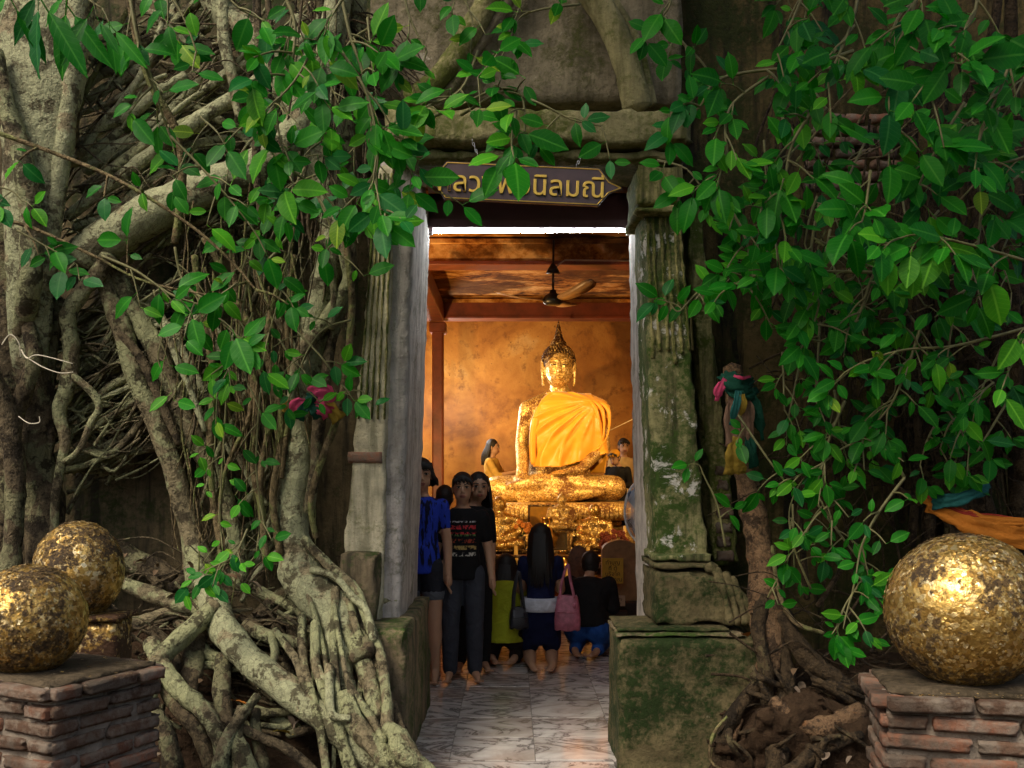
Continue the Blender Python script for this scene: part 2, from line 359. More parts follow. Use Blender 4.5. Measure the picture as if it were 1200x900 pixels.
# ================================================================== ground
def gz(x, y):
    t = sstep(4.35, 5.45, y)
    z = -.05 + .70*t*sstep(-.72, -1.15, x) + .50*t*sstep(1.2, 1.75, x)
    if abs(x) > .9 or y < 4.6: z += .035*noise.noise(V(x*2.2, y*2.2, 0))+.015*noise.noise(V(x*9, y*9, 3))*(1 if 3.5 < y < 6 else .3)
    return z
def make_ground():
    xs = [-60, -30, -15, -9]+[-6+i*.08 for i in range(151)]+[9, 15, 30, 60]
    ys = [-60, -30, -12, -5, -2, 0, 1.5, 2.5]+[3+i*.07 for i in range(41)]+[6.2, 9, 15, 30, 60]
    mb = MB(); nx = len(xs)
    vs_ = [(x, y, gz(x, y) if y < 5.95 else gz(x, y)-.35) for y in ys for x in xs]
    mb.add(vs_, [(j*nx+i, j*nx+i+1, (j+1)*nx+i+1, (j+1)*nx+i) for j in range(len(ys)-1) for i in range(nx-1)])
    o = mb.build('ground', M['dirt']); o['kind'] = 'structure'; return o
ground = make_ground()
# litter of soil crumbs and twigs on the ground: nobody could count it
mb = MB()
for _ in range(1500):
    side = rnd.random() < .5
    x = rnd.uniform(-2.9, -.75) if side else rnd.uniform(1.25, 2.6); y = rnd.uniform(4.3, 5.55); z = gz(x, y)
    if rnd.random() < .6:
        a = rnd.uniform(0, 6.3); L = rnd.uniform(.03, .14); d = V(math.cos(a), math.sin(a), rnd.uniform(-.2, .5))*L; p = V(x, y, z+.006)
        mb.tube([p, p+d*.5+V(0, 0, rnd.uniform(-.01, .02)), p+d], [.003, .0025, .0012], 4)
    else:
        r = rnd.uniform(.006, .02); mb.ell((x, y, z+r*.3), (r*rnd.uniform(.7, 1.4), r, r*.7), None, 6, 4)
o = mb.build('twig_litter', M['bark_dark'], smooth=False); o['kind'] = 'stuff'; o['label'] = 'dark soil crumbs and broken twigs littering the dirt'

# ================================================================== temple
temple = thing('temple', 'old plastered temple with tapering doorway, mossy walls overgrown by fig roots', 'temple', (0, 5.2, 0))
def part(name, c8, n, mat, amp=.006, chip=.012, fr=5, parent=temple, smooth=True):
    mb = MB(); hexa(mb, c8, n, amp, chip, fr, rnd.random()*20); return mb.build(name, mat, parent, smooth)
WY = 5.62
wl_ = part('wall', taper8(-7, -.76, -7, -.60, WY, 6.25, -.4, 7.2), (90, 2, 90), M['wall_left'], .022, .01, 2.5)
wr_ = part('wall', taper8(.86, 7, .80, 7, WY, 6.25, -.4, 7.2), (90, 2, 90), M['wall_right'], .022, .01, 2.5)
part('wall', taper8(-.80, .95, -.80, .95, 5.46, 6.25, 3.52, 7.2), (36, 2, 60), M['tymp'], .012, .01, 3)
# door frame
part('door_jamb', taper8(-.80, -.624, -.72, -.511, 5.25, 6.26, .0, 3.17), (5, 14, 60), M['jamb'], .006, .012, 7)
part('door_jamb', taper8(.80, .93, .73, .86, 5.25, 6.26, .0, 3.17), (5, 14, 60), M['jamb'], .006, .012, 7)
part('lintel', taper8(-.86, 1.0, -.86, 1.0, 5.58, 5.86, 3.18, 3.53), (30, 4, 6), M['dark_wood'], .008, .01)
part('door_header', taper8(-.56, .78, -.52, .74, 6.07, 6.11, 2.988, 3.20), (20, 2, 4), M['purple'], .002, .004)
part('door_header', bx8(-.52, .74, 5.87, 6.24, 3.205, 3.5), (20, 3, 4), M['purple'], .002, .004)
part('cornice', bx8(-.66, .93, 5.02, 5.6, 3.15, 3.335), (40, 6, 8), M['cornice'], .010, .022, 7)
part('cornice_fillet', bx8(-.60, .88, 5.10, 5.6, 3.09, 3.145), (40, 5, 3), M['cornice'], .007, .015, 7)
# left pilaster, with exposed brick band
def pxX(px, Y): return (px-600)/F*Y
def zY(py, Y): return CAMZ-(py-HOR)/F*Y
pl = part('pilaster', taper8(pxX(394, 5.2), pxX(448, 5.2), pxX(443, 5.2), pxX(463, 5.2), 5.2, 5.6, .68, 3.1), (12, 6, 80), M['pilaster_cream'], .008, .016, 7)
for i, x0 in enumerate((pxX(407, 5.19),)):
    o = part('brick', bx8(x0, pxX(447.5, 5.19), 5.19, 5.3, zY(543, 5.19), zY(529, 5.19)), (8, 3, 3), M['brick'], .003, .004, 20, pl)
for k in range(5):
    xa = pxX(414, 5.19)+.012*k; part('flute', taper8(xa+.02+.022*k, xa+.034+.022*k, xa+.115+.008*k, xa+.128+.008*k, 5.188, 5.22, 1.75, 3.05), (2, 2, 40), M['pilaster'], .004, .004, 12, pl)
part('pilaster_base', taper8(pxX(388, 5.1), pxX(440, 5.1), pxX(398, 5.1), pxX(444, 5.1), 5.1, 5.58, .66, 1.05), (8, 5, 10), M['plinth_left'], .01, .02)
# right pilaster with mouldings
pr = part('pilaster', taper8(pxX(769, 5.2), pxX(832, 5.2), pxX(752, 5.2), pxX(797, 5.2), 5.2, 5.6, 1.0, 2.86), (14, 6, 80), M['pilaster_white'], .009, .018, 7)
part('capital', bx8(pxX(746, 5.16), pxX(800, 5.16), 5.14, 5.6, 2.865, 3.085), (12, 6, 10), M['pilaster'], .008, .014)
part('capital_moulding', bx8(pxX(744, 5.12), pxX(803, 5.12), 5.11, 5.6, 2.82, 2.86), (12, 6, 3), M['pilaster'], .004, .01)
for k, (xb, xt) in enumerate(((763, 757), (771, 763), (781, 772), (789, 779), (797, 788), (806, 794))):
    part('flute', taper8(pxX(xb, 5.19), pxX(xb+5, 5.19), pxX(xt, 5.19), pxX(xt+4.5, 5.19), 5.189, 5.24, 2.02+.1*rnd.random(), 2.82), (2, 2, 40), M['pilaster'], .005, .005, 14, pr)
part('side_pilaster', taper8(pxX(834, 5.42), pxX(868, 5.42), pxX(802, 5.42), pxX(822, 5.42), 5.42, 5.66, .95, 2.95), (8, 4, 60), M['pilaster'], .012, .02, 7)
for k in range(7):
    z0 = .98+k*.078; part('brick', bx8(pxX(838, 5.40)+rnd.uniform(0, .02), pxX(862, 5.40)+rnd.uniform(-.02, .01)-.004*k, 5.40+rnd.uniform(0, .012), 5.5, z0, z0+.062), (6, 3, 3), M['brick_dark'], .006, .008, 20, pr)
# base of right pilaster: bands then bell-shaped foot with curved brackets
part('base_moulding', bx8(pxX(766, 5.1), pxX(842, 5.1), 5.09, 5.6, zY(668, 5.09), zY(660, 5.09)), (20, 5, 3), M['plinth'], .006, .010, 8)
part('base_moulding', bx8(pxX(767, 5.1), pxX(836, 5.1), 5.13, 5.6, zY(659, 5.11), zY(650, 5.11)), (20, 5, 3), M['pilaster_white'], .006, .010, 8)
part('base_block', taper8(pxX(768, 5.02), pxX(872, 5.02), pxX(769, 5.06), pxX(846, 5.06), 5.03, 5.6, .685, zY(671, 5.06)), (22, 6, 14), M['plinth'], .012, .02, 7)
for k in range(4):
    mb = MB(); x = pxX(846+k*9, 5.05)-.02
    pts = [V(x-.05, 5.08, .985-.02*k), V(x-.01, 5.05, .95-.03*k), V(x+.03, 5.02, .84-.02*k), V(x+.05, 5.0, .70)]
    pts = [V(*p) for p in catmull([tuple(p) for p in pts], 5)]
    mb.tube(pts, [.022+.008*math.sin(i) for i in range(len(pts))], 8, .3); mb.build('base_scroll', M['plinth'], temple)
for k, xo in enumerate(()):
    mb = MB(); pts = [P(xo-6, 678, 5.03), P(xo-2, 700, 5.02), P(xo+4, 716, 5.01), P(xo+12, 706, 5.01), P(xo+14, 690, 5.03)]
    if k == 1: continue
    mb.tube([V(*p) for p in catmull([tuple(p) for p in pts], 5)], .011, 8, .3, (V(0, 1, 0), .5)); mb.build('base_scroll', M['plinth'], temple)
# plinths
part('plinth', bx8(.530, 1.245, 4.88, 5.42, -.15, .640), (34, 14, 36), M['plinth'], .012, .022, 5)
part('plinth_cap', bx8(.522, 1.17, 4.905, 5.42, .645, .664), (34, 14, 2), M['plinth_left'], .005, .008, 9)
part('plinth_cap', bx8(.530, 1.10, 4.94, 5.42, .668, .686), (34, 14, 2), M['plinth'], .005, .008, 9)
part('plinth', bx8(-.80, -.520, 4.86, 6.24, -.15, .690), (14, 30, 30), M['plinth_left'], .012, .022, 5)
# tympanum relief ribs (curved naga-arch mouldings)
def rib(pxs, w, mat, Y=5.36, flat=.6):
    pts = catmull([(*P(x, y, Y),) for x, y in pxs], 8)
    mb = MB(); mb.tube([V(*p) for p in pts], [w*(1+.12*noise.noise(V(*p)*5)) for p in pts], 10, .08, (V(0, 1, 0), flat)); mb.build('arch_rib', mat, temple)
rib([(672, -40), (705, 10), (728, 55), (741, 100), (747, 126)], .080, M['cornice'], 5.33, .8)
rib([(690, -40), (722, 8), (745, 50), (757, 95), (762, 122)], .035, M['cornice'], 5.38)
rib([(585, -30), (562, 20), (535, 65), (508, 98), (480, 118)], .065, M['cornice'], 5.36, .8)
rib([(620, -40), (590, 10), (556, 62), (530, 100), (512, 124)], .034, M['tymp'], 5.38, .9)
# exposed bricks of the right wall where the plaster has fallen
for r_ in range(7):
    for c_ in range(6):
        px = 955+c_*25+(12 if r_ % 2 else 0)+rnd.uniform(-2, 2); py = 138+r_*13.5
        d = ((px-1000)/62)**2+((py-185)/52)**2
        if d > 1+.25*rnd.random(): continue
        Y = WY-.015-.014*rnd.random(); x = pxX(px, Y); z = zY(py, Y)
        part('brick', bx8(x-.055, x+.055, Y, Y+.09, z-.026, z+.026), (4, 2, 2), M['brick_dark'] if rnd.random() < .5 else M['brick'], .003, .006, 20, wr_)
# interior
def plain(name, a, b, mat, parent=temple):
    mb = MB(); mb.box(a, b); return mb.build(name, mat, parent, False)
plain('inner_wall', (-2.6, 14.7, -.1), (3.4, 15.0, 4.0), M['inwall'])
plain('inner_wall', (-2.62, 6.3, -.1), (-2.3, 14.69, 4.0), M['inwall'])
plain('inner_wall', (3.1, 6.3, -.1), (3.42, 14.69, 4.0), M['inwall'])
plain('ceiling', (-2.29, 6.27, 3.82), (3.09, 14.69, 4.0), M['ceil'])
plain('inner_wall', (-2.29, 6.265, 0), (-.83, 6.30, 3.82), M['inwall'])
plain('inner_wall', (.96, 6.265, 0), (3.09, 6.30, 3.82), M['inwall'])
plain('inner_wall', (-.82, 6.265, 3.55), (.95, 6.30, 3.82), M['inwall'])
for y in (9.75, 13.05):
    mb = MB(); mb.box((-2.29, y, 3.56), (3.09, y+.26, 3.818), .01); b_ = mb.build('ceiling_beam', M['ceil'] if y < 10 else M['red_beam'], temple, False)
    mb = MB(); mb.box((-2.28, y-.012, 3.545), (3.08, y+.272, 3.585), .006); mb.build('beam_trim', M['red_beam'], b_, False)
    mb = MB(); mb.box((-2.28, y-.03, 3.75), (3.08, y-.002, 3.80), .006); mb.build('beam_trim', M['ceil'], b_, False)
mb = MB(); mb.box((-1.10, 9.9, 3.50), (-.90, 13.04, 3.74), .01); mb.build('ceiling_beam', M['red_beam'], temple, False)
mb = MB(); mb.box((-1.065, 13.08, .0), (-.915, 13.28, 3.5), .02); cl = mb.build('column', M['red_beam'], temple, False)
mb = MB(); mb.box((-1.10, 13.04, 3.36), (-.88, 13.32, 3.5), .015); mb.build('column_capital', M['red_beam'], cl, False)
plain('roof', (-7.2, 5.5, 7.25), (7.2, 15.3, 7.45), M['red_beam'])
plain('outer_wall', (-2.9, 6.28, -.3), (-2.63, 15.2, 7.2), M['wall_right']); plain('outer_wall', (3.43, 6.28, -.3), (3.7, 15.2, 7.2), M['wall_right'])
plain('outer_wall', (-2.6, 15.01, -.3), (3.4, 15.25, 7.2), M['wall_right'])

# ================================================================== marble floor
mb = MB(); mb.box((-2.29, 5.0, -.12), (3.09, 14.69, -.004)); fl = mb.build('temple_floor', M['grout'], None, False); fl['kind'] = 'structure'
tm = MB(); tm.box((-.2185, -.2185, -.012), (.2185, .2185, 0), .002); tme = tm.mesh('tile', False); tme.materials.append(M['marble'])
for j in range(15):
    for i in range(9):
        x = -1.42+i*.44; y = 5.235+j*.44
        if y < 6.2 and not (-.52 < x+.21 and x-.21 < .6) : continue
        if y > 10.6: continue
        o = link('tile', tme, None, fl); o.location = (x, y, .003+rnd.uniform(-.001, .001)); o.rotation_euler = (rnd.uniform(-.004, .004), rnd.uniform(-.004, .004), rnd.choice((0, math.pi)))
mb = MB(); mb.box((-.50, 4.84, -.16), (.52, 5.005, -.001), .006); st = mb.build('door_step', M['marble'], None, False); st['kind'] = 'structure'

# ================================================================== brick pillars and gold balls
bms = []
for k in range(4):
    mb = MB(); hexa(mb, bx8(-.5, .5, -.5, .5, -.5, .5), (8, 4, 4), .035, .038, 3.0, k*3.7); me = mb.mesh('brick', True); me.materials.append(M['brick']); bms.append(me)
    me2 = me.copy(); me2.materials.clear(); me2.materials.append(M['brick_dark']); bms.append(me2)
M['grime'] = plaster('grimy pillar top', (.10, .075, .045), (.02, .014, .008), (.03, .022, .01), .4, (.4, .24, .05), .12, False)
def brick_pillar(label, cx, cy, rot, lu, lv, h, darkp):
    """lu along local x, lv along local y"""
    t = thing('brick_pillar', label, 'pillar', (cx, cy, 0), rot, 'brick pillars carrying gilded balls')
    mb = MB(); hexa(mb, bx8(-lu/2+.014, lu/2-.014, -lv/2+.014, lv/2-.014, -.12, h-.01), (28, 28, 34), .020, .01, 14); mb.build('mortar_core', M['mortar'], t, True, False)
    ch = .060; n = int((h+.1)/ch)+1
    for c in range(n):
        z = h-ch*.5-c*ch; out = .03 if c == 0 else (.012 if c == 1 else 0)
        for side in range(4):
            L = lu if side % 2 == 0 else lv; D = lv if side % 2 == 0 else lu
            nb = max(2, round(L/.215)); bl = L/nb; off = bl/2 if (c+side) % 2 else 0
            k = -L/2
            cuts = [-L/2]
            x = -L/2+(off if off else bl)
            while x < L/2-.03: cuts.append(x); x += bl
            cuts.append(L/2)
            for a, b in zip(cuts[:-1], cuts[1:]):
                if b-a < .03: continue
                m = bms[2*rnd.randrange(4)+(1 if rnd.random() < darkp else 0)]
                o = bpy.data.objects.new('brick', m); COL.objects.link(o); o.parent = t
                mid = (a+b)/2; q = -D/2+.045-out+rnd.uniform(-.006, .006)
                ang = side*math.pi/2; Mr = Matrix.Rotation(ang, 4, 'Z')
                o.location = Mr @ V(mid, q, z+rnd.uniform(-.004, .004)); o.rotation_euler = (rnd.uniform(-.02, .02), rnd.uniform(-.03, .03), ang+rnd.uniform(-.035, .035))
                o.scale = (b-a-.012, .092, ch-.014-rnd.uniform(0, .006))
    mb = MB(); hexa(mb, bx8(-lu/2+.01, lu/2-.01, -lv/2+.01, lv/2-.01, h-.02, h+.006), (18, 18, 2), .006, .01, 12); mb.build('mortar_cap', M['grime'], t, True, False)
    return t
uA = V(.45, .893, 0); vA = V(-.893, .45, 0); A = V(-1.504, 3.2, 0)
cA = A+uA*.235+vA*.36
brick_pillar('brick pillar under the dark gold ball in the lower left corner', cA.x, cA.y, math.atan2(-.45, .893), .72, .47, .765, .55)
brick_pillar('brick pillar under the single large gold ball on the right', 1.50, 3.0, R(-12), .74, .36, .815, .6)
def gold_ball(label, c, r, sz, squash=(1, 1, 1), nfl=2600, seed=1, drip=True):
    q = random.Random(seed); t = thing('gilded_ball', label, 'gold ball', (c[0], c[1], c[2]-r), 0, 'stone balls covered in gold leaf')
    mb = MB(); c = Vector(c); vs_ = []; mb.ell(c, (r*squash[0], r*squash[1], r*squash[2]), None, 96, 64)
    mb.v = [tuple(c+(Vector(v)-c)*(1+.012*noise.noise(Vector(v)*14)+.012*noise.noise(Vector(v)*40)+.02*noise.noise(Vector(v)*5))) for v in mb.v]
    zb = c.z-r*.93
    mb.v = [(v[0], v[1], max(v[2], zb-.012)) for v in mb.v]
    mb.build('ball', M['gold_core'], t)
    fb = MB()
    for _ in range(nfl):
        z = q.uniform(-.85, 1); a = q.uniform(0, 2*math.pi); s = math.sqrt(max(0, 1-z*z)); d = V(s*math.cos(a), s*math.sin(a), z)
        if noise.noise(d*3+V(seed*5, 0, 0)) < -.10 and q.random() < .8: continue
        p = c+V(d.x*squash[0], d.y*squash[1], d.z*squash[2])*r*(1.004+.012*noise.noise(d*8)+q.uniform(0, .007))
        nrm = (d+V(q.uniform(-1, 1), q.uniform(-1, 1), q.uniform(-1, 1))*.12).normalized(); u = nrm.orthogonal().normalized(); w = nrm.cross(u); ro = q.uniform(0, 6.3)
        n = q.choice((4, 6, 6, 5)); L = sz*q.uniform(.5, 1.15); vs_ = []
        for k in range(n):
            an = ro+2*math.pi*k/n; rr = L*q.uniform(.75, 1.1); vs_.append(p+u*math.cos(an)*rr+w*math.sin(an)*rr+nrm*q.uniform(-.0015, .0015))
        fb.add(vs_, [tuple(range(n))])
    o = fb.build('gold_leaf', M['gold_flake'], t, False); o['kind'] = 'stuff'
    return t
gold_ball('large gold leaf ball on the brick pillar at the right', (1.405, 3.05, 1.035), .236, .0082, nfl=6500, seed=3)
gold_ball('dark gold ball at the left edge, nearest the camera on its brick pillar', (-1.705, 3.47, .945), .193, .0075, nfl=4600, seed=5)
gold_ball('egg-shaped gold ball behind and above the other ball at the left', (-1.735, 3.94, 1.072), .180, .008, (.95, .95, 1.10), 4200, 8)
# stand of the rear ball
t = thing('stone_stand', 'small gold flecked block stand under the egg-shaped gold ball', 'stand', (-1.64, 3.95, 0), 0)
mb = MB(); hexa(mb, bx8(-1.72, -1.55, 3.86, 4.03, -.1, .875), (8, 8, 30), .008, .012, 9); mb.build('shaft', M['gold_dark'], t)
mb = MB(); hexa(mb, bx8(-1.735, -1.535, 3.845, 4.045, .876, .905), (8, 8, 2), .004, .008, 9); mb.build('top_slab', M['gold_dark'], t)
# fallen gold flakes on pillar tops
fb = MB(); q = random.Random(4)
for (x0, x1, y0, y1, z) in ((1.13, 1.5, 2.76, 2.83, .825), (-1.6, -1.3, 3.3, 3.7, .775)):
    for _ in range(30):
        p = V(q.uniform(x0, x1), q.uniform(y0, y1), z); n = 5; L = q.uniform(.003, .008); a0 = q.uniform(0, 6)
        fb.add([p+V(math.cos(a0+2*math.pi*k/n)*L, math.sin(a0+2*math.pi*k/n)*L, q.uniform(0, .003)) for k in range(n)], [tuple(range(n))])
o = fb.build('loose_gold_leaf', M['gold_flake'], None, False); o['kind'] = 'stuff'; o['label'] = 'loose flecks of gold leaf fallen on the pillar tops'
# ================================================================== strangler fig, left
fig = thing('strangler_fig', 'huge pale strangler fig whose roots grip the wall left of the door', 'tree', (-1.4, 5.2, .2))
def depth(y, off=0.0):
    return 5.30-.72*sstep(620, 910, y)+off
def rootpx(tree, pts, mat='bark', off=0.0, seg=12, rough=.16, name='root', sub=5, flat=None, wob=.0):
    """pts: (px, py, width px[, depth])"""
    pp = []
    for q in pts:
        Y = q[3] if len(q) > 3 else depth(q[1], off); p = P(q[0], q[1], Y); pp.append((*p, q[2]*.5/F*Y))
    cc = catmull(pp, sub)
    ph = rnd.random()*30
    ps = [V(c[0], c[1], c[2])+V(noise.noise(V(i*.35, ph, 0)), noise.noise(V(i*.35, ph, 5)), noise.noise(V(i*.35, ph, 9)))*wob for i, c in enumerate(cc)]
    mb = MB(); mb.tube(ps, [max(c[3]*(1+.9*rough*noise.noise(V(i*.55, ph, 20))), .001) for i, c in enumerate(cc)], seg, rough*1.25, flat)
    return mb.build(name, M[mat] if isinstance(mat, str) else mat, tree)
YF = V(0, 1, 0)
# trunks
rootpx(fig, [(60, -60, 118, 5.15), (52, 40, 108, 5.12), (46, 130, 92, 5.1), (40, 230, 70, 5.1), (36, 330, 56, 5.12), (34, 430, 44, 5.2)], 'bark_pale', 0, 18, .07, 'trunk', 6, (YF, .55))
rootpx(fig, [(92, -40, 30, 5.08), (88, 60, 26, 5.06), (76, 160, 22, 5.06), (62, 270, 20, 5.08), (56, 340, 18, 5.12)], 'bark_pale', 0, 10, .1, 'trunk')
rootpx(fig, [(-6, 60, 20, 4.95), (6, 120, 22, 4.95), (26, 185, 24, 4.95), (36, 260, 26, 4.97), (34, 340, 26, 5.0), (20, 420, 26)], 'bark', 0, 12, .12, 'trunk')
for pts in ([(4, 260, 44), (14, 380, 46), (6, 480, 50), (4, 560, 54), (0, 680, 60), (-8, 800, 80)], [(44, 280, 34), (36, 380, 42), (44, 470, 44), (40, 530, 40), (52, 600, 46), (60, 690, 54), (70, 790, 70)],
            [(58, 300, 24), (48, 350, 26), (30, 440, 30), (24, 530, 30), (20, 620, 34), (28, 700, 40), (24, 790, 50)], [(70, 350, 14), (56, 430, 18), (58, 500, 18), (48, 560, 18)],
            [(22, 300, 16, 5.1), (28, 360, 16, 5.1), (40, 420, 18, 5.08), (20, 480, 20, 5.08), (8, 540, 18, 5.08)], [(-20, 420, 26, 5.0), (10, 500, 26, 5.0), (18, 580, 22, 5.02), (12, 660, 26, 5.0), (0, 790, 44, 4.9)]):
    rootpx(fig, pts, 'bark_brown', -.05, 14, .18, 'trunk')
# thick diagonals up to the upper right
rootpx(fig, [(96, 305, 40), (116, 288, 46), (187, 245, 46), (260, 214, 44), (310, 190, 42), (350, 150, 38), (380, 90, 34), (400, -30, 34)], 'bark_pale', -.08, 14, .1)
rootpx(fig, [(78, 254, 12), (137, 211, 15), (180, 178, 17), (233, 140, 17), (293, 102, 17), (330, 70, 17), (380, 20, 16), (400, -30, 16)], 'bark_pale', -.02)
rootpx(fig, [(95, 222, 11), (145, 190, 13), (185, 160, 12), (250, 130, 11), (300, 112, 11)], 'bark', .0)
rootpx(fig, [(100, 200, 15), (140, 173, 17), (172, 153, 14), (215, 115, 12), (250, 70, 11), (280, 20, 10)], 'bark_pale', .05)
rootpx(fig, [(94, 182, 8), (120, 145, 9), (143, 120, 9), (170, 80, 9), (190, 30, 8), (200, -20, 8)], 'bark_pale', .0)
rootpx(fig, [(92, 190, 5), (90, 140, 6), (100, 108, 6), (125, 60, 6), (150, 10, 6)], 'vine', -.02)
rootpx(fig, [(236, -20, 30), (266, 18, 34), (300, 50, 36), (330, 95, 36), (352, 140, 34), (372, 190, 34), (388, 240, 36), (394, 280, 40)], 'bark_pale', .0, 14, .12)
rootpx(fig, [(200, 50, 16), (205, 20, 16), (190, -30, 18)], 'bark_pale', .1)
rootpx(fig, [(265, -20, 14), (262, 40, 14), (272, 90, 12), (280, 140, 8)], 'bark_pale', -.06)
rootpx(fig, [(300, -20, 10, 4.9), (303, 60, 10, 4.9), (304, 130, 11, 4.92), (300, 190, 10, 4.95), (306, 260, 8, 5.0)], 'bark_brown', 0, 8, .12, 'stem')
rootpx(fig, [(312, -20, 8, 4.9), (318, 60, 8, 4.9), (312, 140, 7, 4.9)], 'bark_brown', 0, 8, .12, 'stem')
rootpx(fig, [(150, -20, 9, 4.7), (160, 45, 9, 4.7), (180, 105, 10, 4.75), (205, 150, 10, 4.8), (214, 205, 10, 4.85), (205, 285, 9, 4.9)], 'vine', 0, 8, .1, 'stem')
# twin diagonals down
rootpx(fig, [(118, 318, 22), (126, 340, 22), (141, 380, 23), (160, 443, 24), (180, 487, 24), (197, 533, 24), (211, 577, 25), (224, 625, 28), (240, 685, 40)], 'bark', -.05, 14, .12)
rootpx(fig, [(128, 305, 24), (135, 322, 24), (152, 356, 24), (180, 403, 25), (201, 457, 24), (227, 513, 24), (256, 565, 20), (275, 620, 20), (282, 690, 22)], 'bark', .0, 14, .12)
rootpx(fig, [(140, 390, 10, 5.22), (165, 420, 11, 5.2), (188, 470, 11, 5.2), (210, 520, 10, 5.2)], 'bark_brown', 0, 8, .15)
rootpx(fig, [(128, 300, 24), (112, 325, 20), (98, 340, 20), (80, 370, 19), (84, 410, 18), (80, 447, 18), (69, 482, 16), (76, 516, 13), (66, 575, 11), (62, 640, 10)], 'bark', -.12, 12, .14)
rootpx(fig, [(86, 440, 9), (110, 462, 9), (116, 480, 8), (107, 495, 8), (92, 528, 7), (74, 542, 7)], 'bark', -.14, 10, .12)
rootpx(fig, [(60, 335, 12), (85, 330, 14), (105, 318, 14)], 'bark_brown', -.02)
rootpx(fig, [(192, 380, 7, 5.12), (205, 415, 8, 5.12), (222, 455, 8, 5.1), (240, 505, 7, 5.1)], 'bark_pale', 0, 8)
rootpx(fig, [(70, 552, 6), (100, 545, 7), (135, 528, 8), (160, 500, 8), (172, 480, 6)], 'bark', -.02)
rootpx(fig, [(105, 505, 6), (130, 488, 8), (150, 475, 8), (170, 468, 7)], 'bark', -.02)
rootpx(fig, [(110, 470, 8), (130, 452, 9), (155, 440, 9)], 'bark', .0)
# centre trunk
rootpx(fig, [(394, 262, 36), (388, 300, 36), (380, 340, 35), (368, 395, 36), (358, 440, 34), (354, 480, 33), (352, 520, 34), (347, 560, 35), (343, 600, 37), (345, 640, 42), (354, 676, 50), (378, 704, 50), (398, 728, 44), (398, 760, 38), (400, 800, 33), (412, 845, 34), (438, 882, 30), (462, 905, 26)], 'bark_pale', -.10, 18, .13, 'trunk', 6)
rootpx(fig, [(392, 250, 14), (404, 300, 14), (408, 328, 15), (397, 352, 17), (380, 378, 17), (355, 412, 15), (344, 440, 12), (340, 480, 9)], 'bark', -.22, 10, .12)
rootpx(fig, [(408, 270, 12), (412, 320, 12), (400, 365, 12), (388, 400, 12), (382, 440, 13), (374, 490, 14), (370, 540, 13), (362, 600, 14)], 'bark_brown', -.18, 10, .12)
rootpx(fig, [(372, 280, 9), (384, 310, 10), (392, 345, 9), (388, 385, 9)], 'bark_brown', -.24, 8, .12)
rootpx(fig, [(402, 270, 8), (410, 320, 8), (412, 368, 8), (404, 446, 8), (394, 493, 8), (374, 547, 8), (364, 590, 7), (370, 630, 7)], 'vine', -.28, 8, .1)
rootpx(fig, [(420, 0, 18), (416, 60, 20), (405, 130, 22), (400, 200, 24), (398, 270, 26)], 'bark', .05, 10, .15)
rootpx(fig, [(352, 20, 22), (355, 60, 26), (372, 110, 30), (390, 160, 26)], 'bark_pale', .02, 10, .15)
# lower: spreading roots
L = lambda pts, mat='bark', off=0.0, seg=12, rough=.14: rootpx(fig, pts, mat, off, seg, rough)
L([(240, 680, 30), (250, 706, 32), (264, 738, 35), (290, 770, 36), (340, 812, 33), (396, 856, 31), (446, 900, 30), (480, 930, 29)], 'bark_pale', -.12, 16, .1)
L([(138, 682, 15), (165, 692, 18), (200, 704, 19), (240, 716, 20)], 'bark', -.06)
L([(130, 742, 14), (160, 731, 15), (195, 718, 14), (225, 716, 12)], 'bark', -.02)
L([(252, 708, 20), (235, 728, 22), (212, 748, 23), (190, 768, 24), (178, 790, 22), (172, 840, 20)], 'bark', -.18)
L([(178, 752, 20), (190, 782, 23), (215, 812, 23), (240, 835, 22), (256, 862, 20), (266, 910, 18)], 'bark', -.16)
L([(188, 800, 15), (210, 830, 17), (234, 862, 18), (252, 910, 18)], 'bark_brown', -.10)
L([(172, 820, 18), (190, 850, 20), (200, 880, 22), (205, 920, 24)], 'bark_brown', -.18)
L([(232, 740, 24), (226, 775, 27), (222, 815, 20)], 'bark_brown', -.02)
L([(262, 770, 20), (260, 810, 22), (266, 850, 18)], 'bark_brown', -.04)
L([(302, 815, 9), (284, 838, 12), (268, 862, 15), (256, 905, 20)], 'bark', -.20)
L([(284, 830, 14), (276, 860, 20), (284, 890, 30), (296, 930, 36)], 'bark', -.16)
L([(300, 832, 12), (300, 860, 14), (310, 900, 14)], 'bark_brown', -.10)
L([(262, 842, 12), (300, 862, 13), (340, 880, 12), (372, 910, 12)], 'bark_brown', -.16)
L([(286, 732, 14), (320, 748, 17), (360, 754, 15), (380, 745, 14)], 'bark', -.06)
L([(322, 738, 8), (345, 770, 10), (358, 805, 10), (372, 832, 9)], 'bark', -.18)
L([(318, 742, 10), (322, 765, 10), (318, 785, 9), (335, 805, 8)], 'bark', -.14)
L([(258, 745, 12), (300, 772, 13), (345, 800, 14), (380, 825, 12)], 'bark', -.02)
L([(356, 632, 11), (386, 663, 12), (416, 690, 12), (433, 733, 12), (447, 773, 12), (454, 833, 14), (450, 866, 20)], 'bark', -.20, 10)
L([(364, 668, 8), (392, 676, 9), (414, 700, 9), (430, 716, 9), (437, 750, 9)], 'bark_pale', -.24, 10)
L([(395, 690, 9), (410, 722, 10), (436, 760, 10), (442, 800, 10)], 'bark', -.14, 10)
L([(402, 735, 18), (420, 765, 22), (434, 800, 20), (442, 840, 16)], 'bark', -.16)
L([(412, 770, 16), (432, 762, 16), (428, 748, 12)], 'bark_brown', -.22)
L([(386, 780, 11), (386, 815, 11), (390, 838, 10), (410, 842, 8)], 'bark_pale', -.26, 10)
L([(372, 782, 9), (378, 795, 12), (396, 800, 14)], 'bark_pale', -.20, 10)
